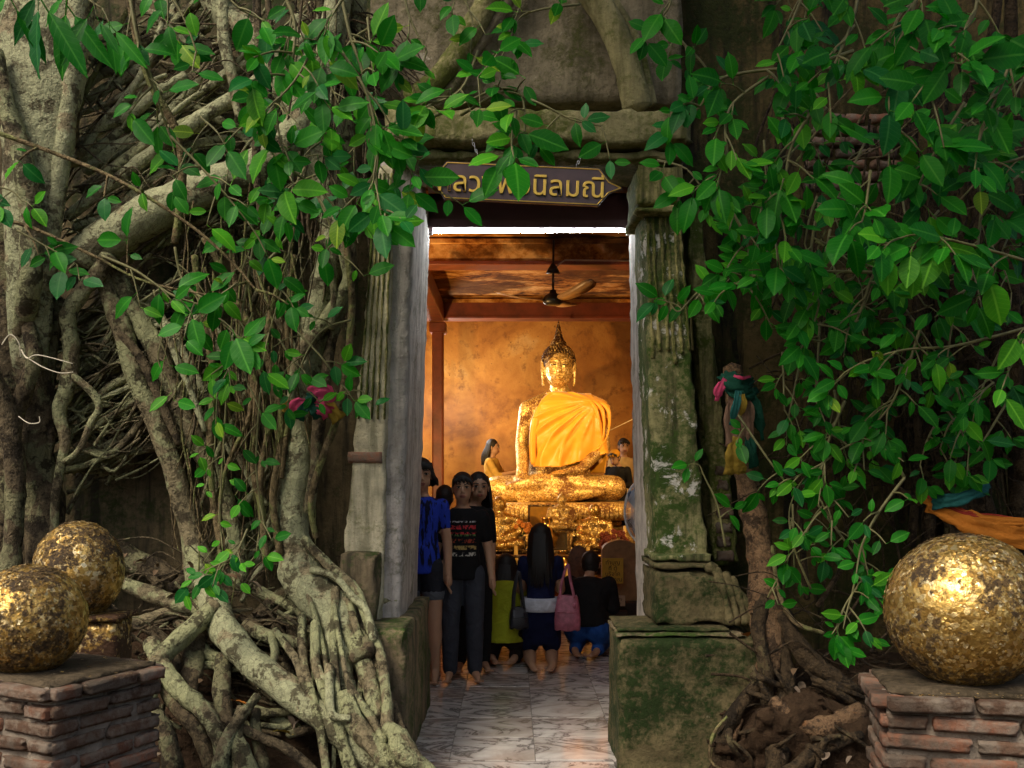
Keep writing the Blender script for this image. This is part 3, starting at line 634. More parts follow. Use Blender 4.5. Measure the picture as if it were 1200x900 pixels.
L([(408, 800, 8), (424, 825, 9), (440, 850, 10), (450, 870, 10)], 'bark', -.22, 10)
L([(404, 815, 24), (418, 850, 26), (450, 885, 26), (486, 915, 26)], 'bark', -.20)
L([(452, 850, 14), (466, 862, 24), (476, 885, 30), (510, 905, 12)], 'bark', -.24)
L([(440, 790, 9), (456, 815, 10), (468, 850, 12), (474, 890, 12)], 'bark_brown', -.12, 10)
L([(345, 690, 14), (318, 705, 16), (296, 728, 14), (270, 742, 12)], 'bark_brown', .05)
L([(200, 690, 12), (226, 672, 14), (250, 660, 10)], 'bark_brown', .05)
L([(150, 640, 8), (165, 662, 9), (190, 690, 10)], 'bark_brown', .08)
L([(120, 640, 30), (150, 655, 34), (185, 668, 26), (205, 676, 14)], 'bark_brown', .12)
for _ in range(34):      # more crossing roots between the big ones
    x = rnd.uniform(170, 430); y = rnd.uniform(700, 860); a = rnd.choice((rnd.uniform(.3, 1.0), rnd.uniform(1.3, 2.4), rnd.uniform(-.3, .3))); l = rnd.uniform(40, 110); w = rnd.uniform(4, 13)
    dx, dy = math.cos(a)*l, math.sin(a)*l
    L([(x-dx/2, y-dy/2, w), (x-dx*.15+rnd.uniform(-9, 9), y-dy*.15+rnd.uniform(-6, 6), w*1.1), (x+dx*.2+rnd.uniform(-9, 9), y+dy*.2, w), (x+dx/2, y+dy/2, w*.7)], rnd.choice(('bark_brown', 'bark', 'bark_brown')), rnd.uniform(-.02, .12), 8)
for _ in range(11):       # narrow strands fanning from the foot of the centre trunk
    x0, y0 = rnd.uniform(348, 412), rnd.uniform(655, 740); x1, y1 = x0+rnd.uniform(-30, 75), rnd.uniform(875, 925); w = rnd.uniform(5, 12); b_ = rnd.uniform(-14, 18)
    L([(x0, y0, w), (x0+(x1-x0)*.25+b_, y0+(y1-y0)*.3, w), (x0+(x1-x0)*.55+b_*.6+rnd.uniform(-8, 8), y0+(y1-y0)*.62, w*.95), (x1, y1, w*.8)], rnd.choice(('bark', 'bark', 'bark_brown')), rnd.uniform(-.24, -.10), 9, .22)
# lattice of middling roots pressed to the wall
for (x0, x1, y0, y1, sl, n, w0, w1) in ((80, 330, 30, 290, -.62, 34, 5, 13), (90, 330, 20, 280, .9, 9, 5, 10), (85, 185, 360, 540, -.5, 30, 5, 10), (205, 340, 300, 560, 1.6, 9, 5, 10), (205, 340, 330, 600, -2.2, 7, 5, 9), (210, 330, 560, 690, -1.2, 8, 4, 9)):
    for _ in range(n):
        x = rnd.uniform(x0, x1); y = rnd.uniform(y0, y1); l = rnd.uniform(60, 170)/math.sqrt(1+sl*sl); s0 = sl+rnd.uniform(-.25, .25); w = rnd.uniform(w0, w1); j_ = rnd.uniform(4, 12)
        L([(x+t*l, y+t*l*s0+rnd.uniform(-j_, j_), w*(1.1-.5*abs(t))) for t in (-.5, -.25, 0, .25, .5)], rnd.choice(('bark', 'bark_pale', 'bark_pale')), rnd.uniform(.0, .14), 9)
# fine root mats on the wall (too thin to pick apart)
def mat_roots(tree, n, fn, mat, name='fine_roots'):
    mb = MB()
    for _ in range(n):
        pts, w, Y = fn()
        ps = catmull([(*P(x, y, Y+rnd.uniform(-.03, .03)),) for x, y in pts], 5); r = w*.5/F*Y
        mb.tube([V(*p) for p in ps], [r*(1-.5*i/len(ps)) for i in range(len(ps))], 5, .15, None, False)
    o = mb.build(name, mat, tree); o['kind'] = 'stuff'
def diag(x0, x1, y0, y1, sl, wmin, wmax, Y0, Y1):
    def f():
        x = rnd.uniform(x0, x1); y = rnd.uniform(y0, y1); l = rnd.uniform(40, 150); s = sl+rnd.uniform(-.3, .3); w = rnd.uniform(wmin, wmax)
        j_ = l*.2+5
        return ([(x-l/2, y-s*l/2+rnd.uniform(-j_, j_)), (x-l/6, y-s*l/6+rnd.uniform(-j_, j_)), (x+l/6, y+s*l/6+rnd.uniform(-j_, j_)), (x+l/2, y+s*l/2+rnd.uniform(-j_, j_))], w, rnd.uniform(Y0, Y1))
    return f
def vert(x0, x1, y0, y1, wmin, wmax, Y0, Y1, ll=(100, 340)):
    def f():
        x = rnd.uniform(x0, x1); y = rnd.uniform(y0, y1); l = rnd.uniform(*ll); w = rnd.uniform(wmin, wmax); d = rnd.uniform(-45, 45)
        return ([(x, y-l/2), (x+d*.3+rnd.uniform(-14, 14), y-l/5), (x+d*.6+rnd.uniform(-16, 16), y+l/6), (x+d+rnd.uniform(-8, 8), y+l/2)], w, rnd.uniform(Y0, Y1))
    return f
mat_roots(fig, 130, diag(70, 330, 30, 290, -.62, 1.5, 5, 5.25, 5.55), M['bark'])
mat_roots(fig, 90, diag(70, 340, 20, 300, -.2, 1.2, 3.5, 5.2, 5.5), M['bark_brown'])
mat_roots(fig, 170, diag(80, 190, 350, 540, -.55, 1.5, 6, 5.25, 5.5), M['bark'])
mat_roots(fig, 62, vert(215, 345, 330, 600, 1.2, 3.6, 5.0, 5.45), M['vine'], 'hanging_vines')
mat_roots(fig, 30, vert(215, 340, 380, 600, 1.6, 5, 5.2, 5.5), M['bark_brown'], 'hanging_vines')
mat_roots(fig, 40, vert(350, 410, 20, 330, 2, 5, 5.1, 5.4), M['bark_brown'], 'hanging_vines')
mat_roots(fig, 90, diag(170, 400, 720, 880, .4, 1.5, 5, 4.85, 5.1), M['bark_brown'])
mat_roots(fig, 26, diag(170, 320, 650, 720, -.3, 1.2, 3, 5.1, 5.35), M['bark_brown'])
mat_roots(fig, 50, diag(380, 450, 20, 110, .8, 1.2, 3.5, 5.2, 5.45), M['bark_dark'])
for pts in ([(228, 300, 9), (236, 360, 8), (250, 440, 9), (246, 520, 8), (252, 600, 8), (262, 660, 8)], [(272, 290, 7), (280, 380, 8), (300, 460, 8), (296, 540, 7), (310, 610, 8)], [(330, 320, 7), (312, 400, 7), (322, 470, 8), (305, 560, 8), (312, 660, 9)],
            [(262, 330, 5), (290, 400, 5), (294, 480, 6), (262, 560, 5), (256, 690, 5)], [(240, 280, 8), (262, 320, 9), (290, 380, 9), (318, 430, 8), (330, 500, 8), (320, 580, 9), (328, 650, 10)], [(344, 300, 6), (336, 380, 6), (340, 460, 6), (330, 560, 6)]):
    rootpx(fig, pts, 'vine', -.18, 8, .1, 'hanging_vine', 5, None, .006)
for pts in ([(25, 410, 3, 4.85), (32, 420, 3, 4.8), (45, 416, 2.6, 4.78), (85, 426, 2, 4.75)], [(30, 418, 3, 4.82), (50, 430, 2.6, 4.78), (70, 437, 2.4, 4.77), (86, 436, 1.8, 4.75)], [(2, 404, 2.6, 4.8), (12, 392, 2.6, 4.8), (22, 402, 2.4, 4.8), (24, 418, 2, 4.82)], [(22, 488, 2.2, 4.9), (34, 496, 2.4, 4.88), (46, 495, 2.4, 4.88), (46, 488, 1.8, 4.88)]):
    rootpx(fig, [(p[0], p[1], p[2]*.55, p[3]) for p in pts], 'pale_tip', 0, 6, .05, 'root_tip')

# ================================================================== right-hand fig (dark stems)
fig2 = thing('fig_thicket', 'dark many-stemmed fig thicket with glossy leaves covering the right wall', 'tree', (2.0, 5.1, .4))
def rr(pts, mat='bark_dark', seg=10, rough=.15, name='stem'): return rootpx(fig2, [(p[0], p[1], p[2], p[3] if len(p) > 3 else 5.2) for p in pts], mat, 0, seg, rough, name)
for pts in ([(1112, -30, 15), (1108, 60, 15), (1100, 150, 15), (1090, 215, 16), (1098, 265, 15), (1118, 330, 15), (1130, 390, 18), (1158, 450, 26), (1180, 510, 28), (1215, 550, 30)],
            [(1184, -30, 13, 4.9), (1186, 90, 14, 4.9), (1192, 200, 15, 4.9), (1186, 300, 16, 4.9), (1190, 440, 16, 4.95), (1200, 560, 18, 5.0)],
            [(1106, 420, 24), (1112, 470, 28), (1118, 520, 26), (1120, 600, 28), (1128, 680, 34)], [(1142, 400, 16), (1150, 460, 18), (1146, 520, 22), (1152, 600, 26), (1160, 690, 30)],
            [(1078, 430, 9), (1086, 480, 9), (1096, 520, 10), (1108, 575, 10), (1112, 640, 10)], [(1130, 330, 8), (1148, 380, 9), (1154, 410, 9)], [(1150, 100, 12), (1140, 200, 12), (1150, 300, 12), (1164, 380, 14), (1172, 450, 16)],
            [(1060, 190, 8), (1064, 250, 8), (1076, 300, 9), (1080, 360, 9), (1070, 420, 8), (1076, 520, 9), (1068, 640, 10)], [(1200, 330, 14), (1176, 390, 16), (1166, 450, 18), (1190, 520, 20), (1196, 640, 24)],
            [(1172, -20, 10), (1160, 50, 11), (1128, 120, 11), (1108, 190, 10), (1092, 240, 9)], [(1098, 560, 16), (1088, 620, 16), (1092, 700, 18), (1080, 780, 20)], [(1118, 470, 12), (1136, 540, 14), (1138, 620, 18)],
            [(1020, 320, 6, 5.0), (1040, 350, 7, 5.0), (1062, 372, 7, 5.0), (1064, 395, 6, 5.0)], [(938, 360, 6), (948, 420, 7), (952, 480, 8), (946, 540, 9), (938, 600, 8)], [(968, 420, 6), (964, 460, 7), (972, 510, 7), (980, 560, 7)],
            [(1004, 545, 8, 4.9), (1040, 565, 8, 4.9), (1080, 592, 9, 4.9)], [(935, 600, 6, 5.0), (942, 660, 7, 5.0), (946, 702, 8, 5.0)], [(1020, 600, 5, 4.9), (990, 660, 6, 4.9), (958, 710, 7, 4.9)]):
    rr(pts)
for _ in range(16):
    x = rnd.uniform(1040, 1230); y0 = rnd.uniform(-40, 350); l = rnd.uniform(250, 480); w = rnd.uniform(5, 17); Y = rnd.uniform(5.25, 5.5)
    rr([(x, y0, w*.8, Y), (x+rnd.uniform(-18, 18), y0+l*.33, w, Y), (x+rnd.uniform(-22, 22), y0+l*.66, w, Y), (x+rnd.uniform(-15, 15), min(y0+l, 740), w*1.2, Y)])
mat_roots(fig2, 90, vert(900, 1210, 150, 620, 1.2, 4.5, 4.9, 5.45), M['bark_dark'], 'hanging_vines')
mat_roots(fig2, 60, diag(880, 1120, 700, 880, .3, 1.2, 4, 4.75, 5.05), M['bark_dark'])
mat_roots(fig2, 50, diag(900, 1200, 380, 620, -.3, 1.2, 3, 4.8, 5.2), M['bark_dark'])
mat_roots(fig2, 24, diag(950, 1200, 100, 380, -.5, 1.5, 4, 4.6, 5.2), M['vine'])
# dead stump wrapped in cloth, its roots run down over the plinth
stump = thing('dead_trunk', 'bare dead trunk with peeling bark standing beside the right plinth', 'trunk', P(890, 780, 5.05))
def sr(pts, mat='dead_wood', seg=14, name='root'): return rootpx(stump, pts, mat, 0, seg, .22, name)
sr([(858, 430, 22, 5.2), (864, 480, 25, 5.18), (870, 530, 27, 5.15), (878, 580, 28, 5.1), (888, 630, 31, 5.06), (896, 680, 38, 5.02), (902, 730, 46, 4.98), (905, 790, 46, 4.92)], 'dead_wood', 18, 'trunk')
for pts in ([(896, 700, 18, 4.96), (888, 740, 16, 4.86), (898, 790, 18, 4.80), (900, 850, 16, 4.78), (895, 910, 20, 4.75)], [(910, 740, 20, 4.94), (922, 790, 20, 4.84), (915, 850, 22, 4.7), (905, 920, 26, 4.6)],
            [(915, 720, 24, 4.95), (945, 770, 24, 4.85), (985, 800, 20, 4.8), (1030, 830, 18, 4.75)], [(890, 800, 14, 4.82), (865, 830, 18, 4.80), (850, 860, 20, 4.8), (840, 920, 22, 4.78)], [(905, 820, 14, 4.7), (940, 850, 22, 4.65), (975, 850, 26, 4.65), (1010, 830, 18, 4.68)],
            [(955, 905, 10, 4.55), (965, 870, 8, 4.55), (985, 862, 5, 4.55)], [(868, 842, 8, 4.80), (858, 870, 8, 4.78), (850, 905, 8, 4.75)], [(1010, 860, 12, 4.6), (960, 880, 18, 4.58), (920, 910, 18, 4.5)]):
    sr(pts, 'bark_dark' if rnd.random() < .7 else 'dead_wood', 10)
sr([(852, 840, 4, 4.7), (836, 860, 4, 4.68), (832, 890, 4, 4.66), (850, 905, 4, 4.6)], 'vine', 6)
sr([(905, 640, 5, 4.95), (912, 690, 6, 4.9), (930, 728, 6, 4.85), (965, 742, 5, 4.85)], 'vine', 6)
# soil banked over the plinth's lower right corner, bound by thin roots
mb = MB()
for _ in range(60):
    px, py = rnd.uniform(850, 1010), rnd.uniform(800, 900); Y = rnd.uniform(4.78, 5.05)-.25*sstep(800, 900, py); r_ = rnd.uniform(.03, .09)
    mb.ell(P(px, py+26, Y+.06), (r_*1.6, r_*1.2, r_*.5), None, 10, 7)
hexa(mb, taper8(.95, 2.2, 1.24, 2.1, 4.62, 5.55, -.12, .38), (24, 14, 10), .06, .06, 4, 3)
me = remesh(mb, .018, 1, 'soil_bank')
for v in me.vertices: v.co += v.normal*(.018*noise.noise(v.co*24)+.045*noise.noise(v.co*7)+.012*noise.noise(v.co*60))
link('soil_bank', me, M['dirt'])['kind'] = 'structure'
for _ in range(16):
    x = rnd.uniform(860, 1010); y = rnd.uniform(790, 890); l = rnd.uniform(30, 90); a = rnd.uniform(-.6, 1.2); w = rnd.uniform(3, 9); Y = 4.72-.2*sstep(800, 900, y)
    sr([(x-math.cos(a)*l/2, y-math.sin(a)*l/2, w, Y+.06), (x+rnd.uniform(-12, 12), y+rnd.uniform(-10, 4), w, Y), (x+math.cos(a)*l/2, y+math.sin(a)*l/2, w*.6, Y+.05)], 'bark_dark', 7)
# ================================================================== foliage
LEAF = []
def leaf_mesh(kind, width, fold, curl, mat):
    n = 9; vs_ = []; uv = []; prof = [0, .48, .80, .96, 1.0, .98, .89, .69, .33, 0]; side = []
    for i in range(n+1):
        t = i/n; w = prof[i]*width*.5; z = -curl*t*t*.9; y = t
        wob = .018*math.sin(i*2.3+kind)
        vs_ += [(-w, y, z+w*fold+wob), (0, y, z), (w, y, z+w*fold-wob)]; uv += [(-prof[i]*.5, t), (0, t), (prof[i]*.5, t)]
    fs = []
    for i in range(n):
        a = i*3; b = a+3; fs += [(a, a+1, b+1, b), (a+1, a+2, b+2, b+1)]
    o = len(vs_)
    pr_ = .011
    vs_ += [(-pr_, -.22, .03), (pr_, -.22, .03), (0, -.22, .03+pr_), (-pr_, .02, 0), (pr_, .02, 0), (0, .02, -pr_)]; uv += [(0, 0)]*6
    fs += [(o, o+1, o+4, o+3), (o+1, o+2, o+5, o+4), (o+2, o, o+3, o+5)]
    me = bpy.data.meshes.new('leaf'); me.from_pydata(vs_, [], fs); ul = me.uv_layers.new(name='UVMap')
    for l in me.loops: ul.data[l.index].uv = uv[l.vertex_index]
    me.polygons.foreach_set('use_smooth', [True]*len(me.polygons)); me.materials.append(mat); me.update(); return me
for mi in range(5):
    LEAF.append([leaf_mesh(k, w, f, c, M['leafs'][mi]) for k, (w, f, c) in enumerate(((.52, .16, .10), (.58, .10, .22), (.48, .26, .05), (.56, .32, .28), (.50, .18, .40)))])
LEAFLONG = [leaf_mesh(9, .27, .3, .15, M['leafs'][m]) for m in (0, 1, 2)]
PALR = [0, 0, 0, 2, 2, 2, 1, 3]; PALL = [0, 1, 2, 0, 2, 1, 2, 0, 3, 3, 2, 4]
def leaf_at(parent, p, tip, nrm, size, pal, r, meshes=None):
    y = tip.normalized(); z = (nrm-y*nrm.dot(y)); z = z.normalized() if z.length > 1e-4 else y.orthogonal().normalized(); x = y.cross(z)
    me = r.choice(meshes) if meshes else r.choice(LEAF[r.choice(pal)])
    Mx = Matrix((x, y, z)).transposed().to_4x4(); Mx.translation = p+y*size*.22
    PEND.setdefault(parent.parent.name, []).append((size/max(.5, p.y), parent, me, Mx @ Matrix.Scale(size, 4)))
PEND = {}
def flush_leaves(limit=300):
    """the leaves that show largest become objects under their branch, the rest one foliage part per tree"""
    for tn, L_ in PEND.items():
        tree = bpy.data.objects[tn]
        def inview(m): p = m.translation; return -20 < 600+F*p.x/p.y < 1220 and -20 < HOR-F*(p.z-CAMZ)/p.y < 920
        L_.sort(key=lambda a: -(a[0] if inview(a[3]) else 0))
        for s, br, me, Mx in L_[:limit]:
            o = bpy.data.objects.new('leaf', me); COL.objects.link(o); o.parent = br; o.matrix_basis = Mx
        vs_, fs, uv, mi, mats = [], [], [], [], []
        for s, br, me, Mx in L_[limit:]:
            o = len(vs_); vs_ += [tuple(Mx @ v.co) for v in me.vertices]; mat = me.materials[0]
            if mat not in mats: mats.append(mat)
            ul = me.uv_layers[0].data
            for p in me.polygons:
                fs.append(tuple(o+i for i in p.vertices)); mi.append(mats.index(mat)); uv += [tuple(ul[l].uv) for l in p.loop_indices]
        me = bpy.data.meshes.new('foliage'); me.from_pydata(vs_, [], fs)
        for m in mats: me.materials.append(m)
        me.polygons.foreach_set('material_index', mi); me.polygons.foreach_set('use_smooth', [True]*len(fs)); ul = me.uv_layers.new(name='UVMap')
        for i, u in enumerate(uv): ul.data[i].uv = u
        o = link('foliage', me, None, tree); o['kind'] = 'stuff'; print('LEAVES', tn, len(L_))
def spray(tree, stem_, ntw, tl, lpt, size, pal, seed, w=4, spread=1.0, down=.35, stemmat='twig', meshes=None, tmin=.1, light=0):
    """stem: list of (px,py,Y). twigs leave the stem, each ends in a rosette of leaves"""
    r = random.Random(seed); stem = stem_
    if tree is fig2: size *= .9; lpt += .5
    st = catmull([(*P(x, y, Y),) for x, y, Y in stem], 6); Ym = stem[len(stem)//2][2]; k = Ym/F
    st = [V(*p) for p in st]
    mb = MB(); n = len(st); mb.tube(st, [w*.5*k*(1-.55*i/n) for i in range(n)], 6, .1)
    tw = []
    for q in range(ntw):
        t = tmin+(1-tmin)*(q+r.random())/ntw if q < ntw-1 else 1.0
        i = min(n-2, int(t*(n-1))); p = st[min(n-1, i+1)]; d = (st[i+1]-st[i]).normalized()
        a = r.uniform(0, 2*math.pi); L_ = tl*k*r.uniform(.55, 1.25)
        lat = V(math.cos(a), r.uniform(-1.0, .1), math.sin(a)*.8).normalized()
        dd = (d*(.6 if q < ntw-1 else 1.2)+lat*spread+V(0, 0, -down)).normalized()
        e = p+dd*L_+V(0, 0, -.12*L_); m = p.lerp(e, .5)+V(0, 0, .08*L_)
        pts = [V(*c) for c in catmull([tuple(p), tuple(m), tuple(e)], 3)]
        mb.tube(pts, [w*.32*k*(1-.5*i_/len(pts)) for i_ in range(len(pts))], 5)
        tw.append((pts, dd))
    br = mb.build('branch', M[stemmat], tree)
    for pts, dd in tw:
        m = max(2, int(lpt+r.uniform(-1.2, 1.2)))
        for j in range(m):
            t = 1-(j/m)*.75; i = min(len(pts)-1, int(t*(len(pts)-1)+.5)); p = pts[i]
            side = dd.cross(V(0, -1, 0)); side = side.normalized() if side.length > .1 else V(1, 0, 0)
            an = (j-(m-1)/2)*R(118)/max(1, m-1)*2*.72+r.uniform(-.3, .3)
            tip = dd*math.cos(an)+side*math.sin(an)+V(r.uniform(-.15, .15), r.uniform(-.4, .12), r.uniform(-.3, .1)-down*.6)
            nrm = V(r.uniform(-.5, .4), -1.0+r.uniform(-.2, .4), r.uniform(-.1, .8))
            s = size*.80*k*r.uniform(.5, 1.2)*(1 if j < m-1 else .8)
            leaf_at(br, p, tip, nrm, s, pal, r, meshes)
    return br
S = lambda *a, **k: spray(fig, *a, **k)
# near camera, top left corner: long hanging leaves
S([(-30, -60, 2.5), (20, -30, 2.5), (60, -18, 2.5), (105, -12, 2.55)], 3, 26, 3, 92, [0], 11, 4, .5, 2.6, meshes=LEAFLONG)
S([(60, -40, 2.9), (90, -10, 2.9), (120, 10, 2.9)], 2, 24, 3, 84, [0], 12, 4, .6, 2.2, meshes=LEAFLONG)
S([(150, -20, 4.3), (162, 50, 4.3), (182, 110, 4.35), (196, 150, 4.4)], 6, 34, 3.4, 50, PALL, 13, 5, 1, .6, meshes=None)
S([(190, -20, 4.2), (215, 20, 4.2), (230, 60, 4.2)], 3, 36, 3, 50, PALL, 14, 4)
S([(250, -30, 4.2), (275, 5, 4.2), (300, 20, 4.2)], 2, 40, 3, 52, PALL, 15, 4)
S([(-20, 150, 4.5), (60, 178, 4.5), (140, 212, 4.45), (220, 262, 4.4), (270, 305, 4.4), (300, 340, 4.4)], 5, 36, 2.6, 36, PALL, 16, 6, 1, .3, stemmat='vine')
S([(-20, 250, 4.5), (40, 268, 4.5), (110, 300, 4.5), (170, 330, 4.45), (240, 345, 4.4)], 6, 38, 2.6, 40, PALL, 17, 5, 1, .3, stemmat='vine')
S([(-30, 215, 4.3), (10, 222, 4.3), (25, 235, 4.3)], 3, 26, 3.4, 38, [1, 2, 3], 18, 3)
S([(20, 270, 4.4), (60, 292, 4.4), (90, 310, 4.4)], 2, 24, 2.6, 38, [1, 2, 3], 19, 3)
S([(320, -30, 4.1), (345, 25, 4.1), (340, 80, 4.1), (325, 130, 4.1), (330, 170, 4.1)], 9, 44, 4.4, 48, PALL, 20, 5)
S([(420, -30, 4.0), (375, 40, 4.0), (345, 95, 4.0), (300, 140, 4.05)], 8, 46, 4, 46, PALL, 21, 4)
S([(395, -30, 4.1), (410, 40, 4.1), (425, 85, 4.1), (436, 150, 4.1), (440, 190, 4.1), (432, 220, 4.1)], 9, 44, 4.2, 46, PALL, 22, 5, 1, .35)
S([(560, 60, 4.3), (540, 105, 4.2), (500, 125, 4.2), (450, 150, 4.2), (415, 175, 4.2)], 7, 40, 3.8, 44, PALL, 23, 4)
S([(400, 60, 4.0), (430, 110, 4.0), (442, 170, 4.0), (440, 205, 4.0), (430, 232, 4.0), (445, 245, 4.0)], 6, 40, 3.6, 50, [0, 2, 2, 3, 1], 24, 4)
S([(455, 160, 4.1), (470, 190, 4.1), (490, 205, 4.1), (510, 225, 4.1)], 4, 34, 3.8, 46, PALL, 25, 3)
S([(300, 150, 4.2), (330, 190, 4.2), (370, 220, 4.2), (400, 250, 4.2)], 6, 44, 3.8, 46, PALL, 26, 4)
S([(620, -30, 4.1), (605, 20, 4.0), (585, 60, 4.0), (560, 90, 4.0)], 4, 36, 3.4, 36, PALL, 27, 3)
S([(680, 5, 4.1), (640, 10, 4.0), (610, 20, 4.0), (600, 45, 4.0), (585, 70, 4.0)], 4, 30, 4, 36, PALL, 28, 3)
S([(470, 150, 4.3), (530, 128, 4.2), (580, 105, 4.1), (610, 110, 4.05), (615, 150, 4.0), (612, 165, 4.0)], 6, 34, 3.6, 44, [0, 2, 2, 1, 0, 3], 29, 4)
S([(540, 135, 4.2), (590, 108, 4.1), (630, 120, 4.0), (670, 140, 4.0), (705, 148, 4.0)], 5, 32, 3.2, 42, [0, 2, 0, 1, 0], 30, 4)
S([(605, 130, 4.0), (600, 160, 3.95), (600, 175, 3.9)], 2, 20, 3, 54, [0, 2, 0], 31, 4, .5, .8)
S([(470, -30, 4.3), (480, 20, 4.3), (500, 60, 4.3)], 4, 40, 3.4, 40, PALL, 32, 4)
S([(520, -40, 4.3), (545, 0, 4.3), (555, 30, 4.3)], 3, 34, 3, 38, PALL, 33, 4)
S([(200, 160, 4.4), (230, 190, 4.4), (262, 225, 4.4), (290, 260, 4.4)], 6, 40, 3, 42, PALL, 34, 4)
# mid left
S([(120, 300, 4.4), (160, 318, 4.4), (200, 345, 4.4), (240, 360, 4.4), (262, 380, 4.4)], 6, 40, 3.2, 52, [2, 3, 0, 2, 3], 35, 4, 1, .6)
S([(205, 290, 4.6), (215, 330, 4.6), (245, 350, 4.5), (280, 330, 4.5)], 5, 38, 3.2, 40, PALL, 36, 4)
S([(180, 340, 4.5), (190, 390, 4.5), (185, 420, 4.5), (196, 445, 4.5)], 2, 26, 2, 46, [2, 3], 37, 3, .6, .7)
S([(300, 270, 4.7), (290, 330, 4.7), (280, 400, 4.7), (290, 450, 4.7)], 7, 40, 3, 34, PALL, 38, 4)
S([(350, 240, 4.6), (340, 290, 4.6), (330, 340, 4.6), (315, 390, 4.6)], 5, 36, 3, 34, PALL, 39, 4)
S([(365, 210, 4.5), (385, 260, 4.5), (400, 300, 4.5)], 4, 36, 3, 38, PALL, 40, 4)
S([(300, 430, 4.8), (315, 450, 4.8), (330, 460, 4.8), (338, 466, 4.8)], 2, 18, 2.6, 32, [0, 2], 41, 3)
S([(375, 470, 4.8), (395, 462, 4.8), (415, 458, 4.8), (424, 458, 4.8)], 2, 20, 2.4, 30, [0, 1], 42, 3)
S([(268, 430, 4.8), (262, 520, 4.8), (258, 600, 4.8), (262, 660, 4.8)], 7, 26, 2.6, 24, [2, 3, 3, 0, 4], 43, 3)
S([(305, 460, 4.8), (300, 540, 4.8), (305, 600, 4.8), (300, 650, 4.75)], 8, 28, 3, 28, [2, 3, 0, 0], 44, 3)
S([(290, 620, 4.7), (275, 650, 4.65), (255, 662, 4.6), (240, 668, 4.6)], 6, 26, 4.4, 25, [3, 2, 3, 0, 1], 45, 3)
S([(250, 480, 4.8), (252, 520, 4.8), (246, 555, 4.8)], 2, 22, 2, 26, [3, 3], 46, 3)
# right
S2 = lambda *a, **k: spray(fig2, *a, **k)
S2([(790, -30, 4.2), (785, 5, 4.2), (775, 20, 4.2), (770, 30, 4.2)], 2, 26, 3.6, 48, [2, 2, 0], 60, 4)
S2([(780, 20, 4.4), (800, 50, 4.4), (820, 70, 4.4), (835, 90, 4.4)], 5, 36, 3.6, 38, [0, 1, 0, 2], 61, 4)
S2([(1000, 60, 4.3), (940, 78, 4.3), (880, 84, 4.3), (840, 95, 4.25), (820, 125, 4.2), (800, 140, 4.2)], 9, 40, 3.8, 44, [0, 2, 0, 2, 1], 62, 5)
S2([(900, 90, 4.2), (860, 120, 4.15), (850, 150, 4.1), (852, 185, 4.1), (840, 205, 4.1)], 7, 38, 3.8, 48, [2, 0, 2, 3, 0], 63, 4)
S2([(950, -30, 4.2), (930, 20, 4.2), (910, 60, 4.2)], 5, 40, 3.4, 44, PALR, 64, 4)
S2([(960, 120, 4.2), (930, 165, 4.2), (920, 210, 4.2), (915, 250, 4.2)], 7, 42, 3.8, 54, PALR, 65, 5)
S2([(1010, -30, 4.0), (1000, 20, 4.0), (985, 60, 4.0), (970, 90, 4.0)], 6, 44, 3.6, 56, PALR, 66, 5)
S2([(1080, -40, 3.9), (1070, 10, 3.9), (1050, 60, 3.9), (1040, 110, 3.9), (1050, 150, 3.9)], 9, 48, 3.8, 62, PALR, 67, 5)
S2([(1150, -40, 3.6), (1140, 20, 3.6), (1110, 60, 3.6), (1090, 110, 3.6)], 8, 50, 3.8, 66, [0, 0, 2, 0], 68, 5)
S2([(1220, 20, 3.6), (1190, 60, 3.6), (1170, 110, 3.6), (1150, 150, 3.6)], 7, 50, 3.6, 60, [0, 0, 2], 69, 5)
S2([(1130, 120, 4.0), (1100, 170, 4.0), (1080, 210, 4.0), (1070, 240, 4.0)], 7, 44, 3.6, 54, PALR, 70, 4)
S2([(1210, 180, 4.0), (1180, 190, 4.0), (1150, 190, 4.0), (1130, 185, 4.0)], 5, 40, 3, 44, [0, 2, 3, 4, 0], 71, 4)
S2([(1200, 305, 3.8), (1130, 285, 3.75), (1075, 275, 3.7), (1040, 285, 3.6)], 6, 34, 3.8, 64, [2, 2, 3, 0], 72, 4, .9, .5)
S2([(1020, 200, 3.9), (1015, 240, 3.85), (1010, 260, 3.8)], 4, 40, 3.6, 62, [0, 2, 0], 73, 4)
S2([(840, 220, 4.5), (870, 270, 4.5), (880, 310, 4.5), (880, 340, 4.5)], 7, 38, 3.4, 38, PALR, 74, 4)
S2([(1040, 320, 4.5), (980, 318, 4.5), (930, 320, 4.45), (880, 325, 4.4), (850, 340, 4.35)], 9, 38, 3.6, 42, PALR, 75, 4)
S2([(830, 330, 4.5), (810, 350, 4.4), (795, 365, 4.4), (785, 355, 4.4)], 3, 26, 3.4, 38, [0, 1, 2], 76, 3)
S2([(812, 410, 4.6), (810, 370, 4.5), (816, 350, 4.5)], 2, 26, 3, 30, [2, 3, 0], 77, 3)
S2([(960, 240, 4.4), (950, 300, 4.4), (960, 350, 4.4), (950, 390, 4.4)], 7, 40, 3.4, 40, PALR, 78, 4)
S2([(1050, 260, 4.5), (1020, 330, 4.5), (1000, 380, 4.5), (960, 400, 4.5)], 8, 42, 3.4, 40, PALR, 79, 4)
S2([(1200, 385, 4.3), (1120, 405, 4.3), (1060, 410, 4.3), (1010, 425, 4.3), (990, 440, 4.3)], 9, 38, 3.2, 42, [0, 2, 0, 2, 3, 4], 80, 4)
S2([(1230, 350, 3.9), (1205, 390, 3.9), (1190, 420, 3.9)], 3, 36, 3.4, 52, [2, 0, 3], 81, 4)
